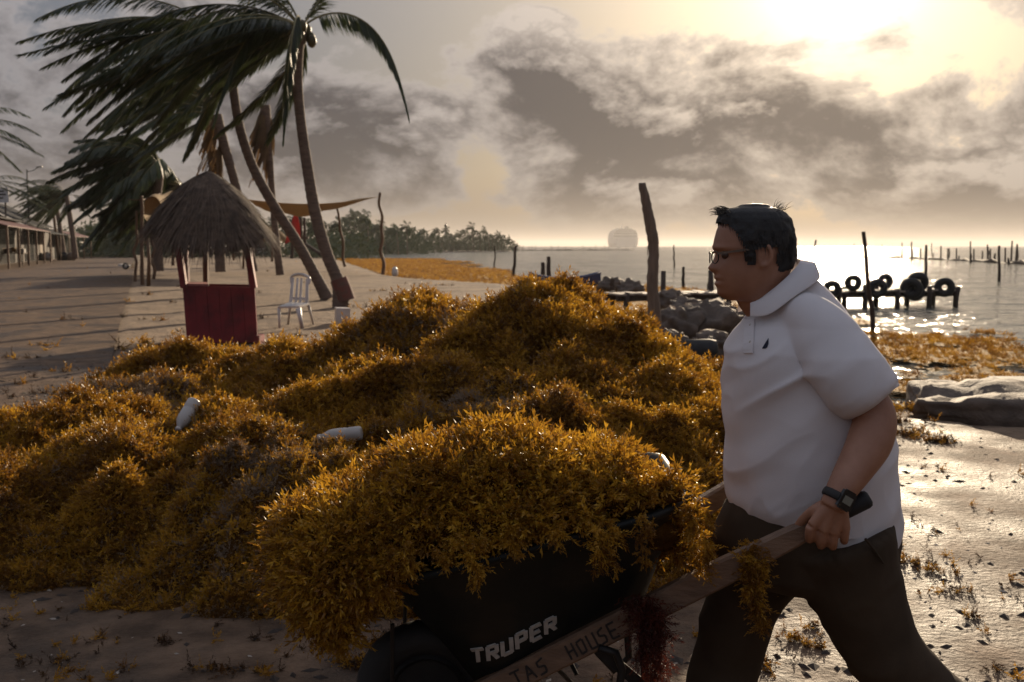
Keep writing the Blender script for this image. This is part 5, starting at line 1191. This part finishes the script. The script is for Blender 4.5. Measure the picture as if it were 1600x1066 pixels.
m = MB(); m.loft([ell(c.x, c.y, c.z+z_*kk, r_*kk, r_*kk, 12) for z_, r_ in ((33.02, 2.4), (35.5, .9), (37, .2))]); m.build('dome', M['metal'], lt)
# ------------------------------------------------------------------ far palms on the point
def far_palm(seed):
    rd = random.Random(seed); o = empty('far_palm', (0, 0, 0)); h_ = rd.uniform(8, 11); lean = rd.uniform(-1.6, -.2); tp = Vector((lean, 0, h_))
    m = MB(); m.tube([Vector((0, 0, -1)), Vector((lean*.3, 0, h_*.5)), tp], [.24, .18, .16], 7); m.build('trunk', M['trunk'], o, True); mb, rb = MB(), MB()
    for k in range(17):
        a = rd.uniform(0, 6.28); e = rd.uniform(-.5, 1.1); frond_mesh(mb, rb, tp, Vector((math.cos(a)*math.cos(e)-.35, math.sin(a)*math.cos(e), math.sin(e))), rd.uniform(3.4, 4.6), rd, .8, 1.1, 13, 1.25, .26)
    mb.build('crown', M['farleaf'], o); return o
protos = [far_palm(i_) for i_ in range(4)]; firsts = set()
def far_copy(p_, loc, s_, rz, label, group):
    if p_ not in firsts: o = p_; firsts.add(p_)
    else:
        o = p_.copy(); C.objects.link(o)
        for ch_ in p_.children: q_ = ch_.copy(); C.objects.link(q_); q_.parent = o
    o.location = loc; o.scale = (s_,)*3; o.rotation_euler = (0, 0, rz); tag(o, label, 'palm tree', group)
rd = random.Random(77)
for k in range(50):
    px = 545+250*((k+rd.random())/50); Y = rd.uniform(330, 400) if px > 640 else rd.uniform(190, 300)
    top = np.interp(px, [540, 560, 600, 640, 655, 700, 740, 775, 795], [352, 332, 352, 346, 362, 362, 358, 364, 371])+rd.uniform(-4, 8); h_ = (388-top)/FPX*Y+1.; far_copy(protos[k % 4], (P(px, 388, Y).x, Y, -.1), h_/11.5, rd.uniform(-.5, .5), 'palm in the hazy grove on the far point', 'palms on the far point')
for k in range(16):
    px = 405+140*((k+rd.random())/16); Y = rd.uniform(120, 190); top = np.interp(px, [400, 470, 500, 545], [345, 340, 345, 338])+rd.uniform(-4, 10); h_ = (390-top)/FPX*Y+1.; far_copy(protos[k % 4], (P(px, 388, Y).x, Y, -.1), h_/11.5, rd.uniform(-.5, .5), 'palm standing at the back of the beach beyond the awning', 'palms behind the beach')
def scrub(name, spots, label, lw=.5, n=260):
    """rounded bushes of small leaves, one mass"""
    mb = MB(); rd = random.Random(len(label))
    for cx, cy, r_, h_ in spots:
        for _ in range(n):
            a, e = rd.uniform(0, 6.28), math.asin(rd.uniform(-.1, 1)); rr = rd.uniform(.7, 1.05); q = Vector((cx+r_*rr*math.cos(a)*math.cos(e), cy+r_*rr*math.sin(a)*math.cos(e), h_*rr*math.sin(e)-.1)); v = Vector((rd.gauss(0, 1), rd.gauss(0, 1), rd.gauss(0, 1))).normalized(); s_ = v.orthogonal()*lw*rd.uniform(.4, 1.); t_ = v*lw*rd.uniform(.8, 1.6)
            mb.add([q-s_, q+s_*.3+t_*.3, q+t_, q-s_*.2+t_*.6], [(0, 1, 2, 3)])
    o = mb.build(name, M['farleaf']); tag(o, label, 'bushes', kind='stuff')
sp = [(P(px, 388, Y).x, Y, rd.uniform(4, 7), rd.uniform(3, 5.5)) for px, Y in [(545+k*6.2, rd.uniform(340, 400) if k > 17 else rd.uniform(200, 300)) for k in range(41)]]
scrub('shoreline_scrub', sp, 'low scrub under the palms on the far point', .8, 200)
sp = [(P(px, 388, Y).x, Y, rd.uniform(3, 5), rd.uniform(2.2, 4)) for px, Y in [(385+k*9, rd.uniform(120, 180)) for k in range(19)]]
scrub('beach_scrub', sp, 'green scrub at the back of the beach', .5, 260)
sp = [(P(px, 388, Y).x, Y, rd.uniform(4, 7), rd.uniform(3.4, 5.2)) for px, Y in [(128+k*6, rd.uniform(125, 170)) for k in range(26)]]
scrub('roadside_scrub', sp, 'green hedge mass at the end of the road', .5, 420)
wh = empty('white_hut', G(424, 398), 'small white beach hut beyond the straw parasols', 'hut'); c = G(424, 399); 
m = MB(); m.box(c+Vector((0, 0, 1.1)), (3.6, 3., 2.4)); m.build('wall', M['white'], wh); m = MB(); m.box(c+Vector((0, 0, 2.42)), (4., 3.4, .2)); m.build('roof', M['wood'], wh); m = MB(); m.box(c+Vector((.3, -1.52, 1.)), (.9, .05, 1.9)); m.build('door', M['darkwood'], wh)
m = MB(); m.box(c+Vector((-1.1, -1.52, 1.4)), (.8, .05, .7)); m.build('window', M['glossblack'], wh)
# ------------------------------------------------------------------ shops along the road
tin = mat('rusty_tin', (.12, .025, .018), (.075, .02, .014), 1.5, .6, .3, 20.); grey = mat('grey_sheet', (.04, .04, .042), (.025, .025, .026), 1., .8, .3, 8., spec=.1); brown = mat('board_wall', (.05, .032, .022), (.03, .02, .014), 2., .8, .3, 8.)
def gable(o, x0, x1, y0, y1, z0, zr, m_, name='roof'):
    """ridge along y"""
    m = MB(); xm = (x0+x1)/2
    for sx in (x0, x1):
        q = [Vector((sx, y0, z0)), Vector((sx, y1, z0)), Vector((xm, y1, zr)), Vector((xm, y0, zr))]; m.add(q+[p+Vector((0, 0, .08)) for p in q], [(0, 1, 2, 3), (7, 6, 5, 4), (0, 4, 5, 1), (1, 5, 6, 2), (2, 6, 7, 3), (3, 7, 4, 0)])
    return m.build(name, m_, o)
def shop(px0, py0, px1, py1, eave, label, wall, roofm, ridge=0., depth=7., doors=(), awn=None):
    """front wall along the street line from near corner (px0, py0) to far corner (px1, py1), facing the road"""
    a, b = G(px0, py0), G(px1, py1); u = (b-a); L_ = u.length; u.normalize(); n_ = Vector((u.y, -u.x, 0)); o = empty('shop_building', (a+b)/2, label, 'shop')
    def blk(s0, s1, d0, d1, z0, z1, name, m_, par=o):
        m = MB(); q = [a+u*s_+n_*d_+Vector((0, 0, z_)) for z_ in (z0, z1) for s_, d_ in ((s0, d0), (s1, d0), (s1, d1), (s0, d1))]
        m.add(q, [(3, 2, 1, 0), (4, 5, 6, 7), (0, 1, 5, 4), (1, 2, 6, 5), (2, 3, 7, 6), (3, 0, 4, 7)]); return m.build(name, m_, par)
    def slope(s0, s1, d0, z0, d1, z1, name, m_, th=.08):
        m = MB(); q = [a+u*s_+n_*d_+Vector((0, 0, z_)) for s_, d_, z_ in ((s0, d0, z0), (s1, d0, z0), (s1, d1, z1), (s0, d1, z1))]
        m.add(q+[p+Vector((0, 0, th)) for p in q], [(3, 2, 1, 0), (4, 5, 6, 7), (0, 1, 5, 4), (1, 2, 6, 5), (2, 3, 7, 6), (3, 0, 4, 7)]); return m.build(name, m_, o)
    blk(0, L_, 0, -depth, 0, eave, 'wall', wall)
    if ridge:
        slope(-.4, L_+.4, .5, eave-.05, -depth/2, ridge, 'roof', roofm); slope(-.4, L_+.4, -depth/2-.01, ridge, -depth-.5, eave-.05, 'roof', roofm)
        m = MB(); m.add([a+n_*0+Vector((0, 0, eave)), a-n_*depth+Vector((0, 0, eave)), a-n_*depth/2+Vector((0, 0, ridge-.08))], [(0, 1, 2)]); m.build('gable', wall, o)
    else: slope(-.3, L_+.3, .6, eave+.02, -depth-.2, eave+.35, 'roof', roofm, .12)
    for s0, s1, kind in doors: blk(s0*L_, s1*L_, .05, .003, .05, eave*.8, 'door' if kind == 'd' else 'shutter', M['glossblack'] if kind == 'd' else M['wood'])
    if awn:
        s0, s1, z0, out, m_ = awn; slope(s0*L_, s1*L_, out, z0, .02, z0+.75, 'awning', m_, .05)
        k_ = max(2, int((s1-s0)*L_/5)+1)
        for i_ in range(k_): s_ = (s0+(s1-s0)*i_/(k_-1))*L_*.98+.1; blk(s_-.06, s_+.06, out-.12, out, 0, z0-.01, 'awning_post', M['polewood'])
    return o
shop(-60, 421, 30, 410, 3.4, 'open fronted shop under a rusty red awning', brown, grey, 0., 8, [(.1, .4, 'd'), (.5, .9, 'd')], (0, 1, 2.6, 2.6, tin))
shop(34, 409.6, 78, 405.6, 3.3, 'shop with steep grey sheet gable roof', brown, grey, 5.6, 8, [(.1, .4, 'd'), (.6, .8, 's')], (.1, .9, 2.5, 2.2, grey))
shop(82, 405.3, 116, 402.8, 3., 'low dark shop with red awning beside the leaning pole', brown, grey, 0., 8, [(.1, .4, 'd'), (.5, .85, 'd')], (0, .8, 2.4, 2.4, tin))
shop(126, 401.4, 160, 399.6, 2.6, 'white walled shed with red roof at the end of the road', M['white'], tin, 0., 4., [(.2, .4, 's')])
sg = empty('shop_sign', P(-8, 306, 86), 'white shop sign board on posts above the roofs', 'sign'); m = MB(); m.box(P(-4, 305, 86), (1.9, .1, 1.25)); m.build('board', M['white'], sg); m = MB()
for k, (zz, ww) in enumerate(((.32, 1.2), (.05, 1.5), (-.25, 1.0))): m.box(P(-4, 305, 86)+Vector((0, -.06, zz)), (ww, .02, .12))
m.build('painted_lines', M['ink'], sg)
for dx in (-.7, .7): m = MB(); m.bar(P(-4, 316, 86)+Vector((dx, 0, 0)), P(-4, 360, 86)+Vector((dx, 0, 0)), .1, .1, (0, 1, 0)); m.build('post', M['darkwood'], sg)
def lamp(px, py, top, arm, label):
    b = G(px, py); o = empty('street_lamp', b, label, 'street lamp'); Y = b.y; m = MB(); m.tube([b, P(px-2, (py+top)/2, Y), P(px-5, top, Y)], [.11, .09, .065], 10); m.build('pole', M['metal'], o, True)
    m = MB(); m.tube([P(px-5, top+4, Y), P(px+arm*.5, top+1, Y), P(px+arm, top-3, Y)], .035, 8); m.build('arm', M['metal'], o, True); m = MB(); m.box(P(px+arm+3, top-4, Y), (.55, .22, .09), Euler((0, -.15, 0))); m.build('lamp_head', M['metal'], o)
lamp(47, 407, 265, 12, 'tall street lamp between the shops at the road edge'); lamp(163, 399, 330, 9, 'distant street lamp beyond the white shed')
for px, py, tx, top, lab in ((92, 407, 80, 300, 'leaning wooden utility pole before the low dark shop'), (116, 403, 104, 320, 'slanting wooden utility pole beside the windblown palms')):
    b = G(px, py); m = MB(); m.tube([b, P((px+tx)/2, (py+top)/2, b.y), P(tx, top, b.y)], [.16, .14, .11], 9); thing(m, 'utility_pole', M['polewood'], lab, 'pole', None, True)
st = empty('market_stall', G(18, 413), 'cluttered vendor table with goods by the shop front', 'stall'); c = G(18, 413)
m = MB(); m.box(c+Vector((0, 0, .85)), (2.4, 1., .08)); m.build('table_top', M['wood'], st)
for dx in (-1.1, 1.1):
    for dy in (-.4, .4): m = MB(); m.bar(c+Vector((dx, dy, 0)), c+Vector((dx, dy, .81)), .08, .08, (0, 1, 0)); m.build('leg', M['wood'], st)
for k in range(7): m = MB(); m.box(c+Vector((-1+.33*k, random.uniform(-.2, .2), .89+.2*random.uniform(.5, 1.2))), (.26, .3, .4*random.uniform(.5, 1.2))); thing(m, 'goods_box', [M['white'], M['straw'], M['wood']][k % 3], 'small box of goods on the vendor table', 'box', 'goods on the vendor table')
for k, px in enumerate((62, 74, 100, 112)): c = G(px, 407); m = MB(); m.blob(c+Vector((0, 0, .35)), (.5, .4, .45), 3, .3, k); thing(m, 'sack', [M['rubber'], M['white'], M['rubber'], M['wood']][k], ['dark sack at the gable roofed shop', 'pale sack beside the gable roofed shop', 'dark sack before the low shop', 'brown sack before the low shop'][k], 'sack', None, True)
# ------------------------------------------------------------------ haze
hz = MB(); hz.add([(sx*13500, sy*13500+3000, z_) for z_ in (-4., 75.) for sx, sy in ((-1, -1), (1, -1), (1, 1), (-1, 1))], [(3, 2, 1, 0), (4, 5, 6, 7), (0, 1, 5, 4), (1, 2, 6, 5), (2, 3, 7, 6), (3, 0, 4, 7)])
hm_ = bpy.data.materials.new('haze'); hm_.use_nodes = True; nt = hm_.node_tree; nt.nodes.remove(nt.nodes['Principled BSDF']); pv = nt.nodes.new('ShaderNodeVolumePrincipled'); pv.inputs['Color'].default_value = (.95, .9, .85, 1); pv.inputs['Density'].default_value = .00014; pv.inputs['Anisotropy'].default_value = .3
nt.links.new(pv.outputs[0], nt.nodes['Material Output'].inputs['Volume']); ho = hz.build('haze', hm_); ho['kind'] = 'stuff'; ho['label'] = 'warm sea haze filling the air over water and beach'
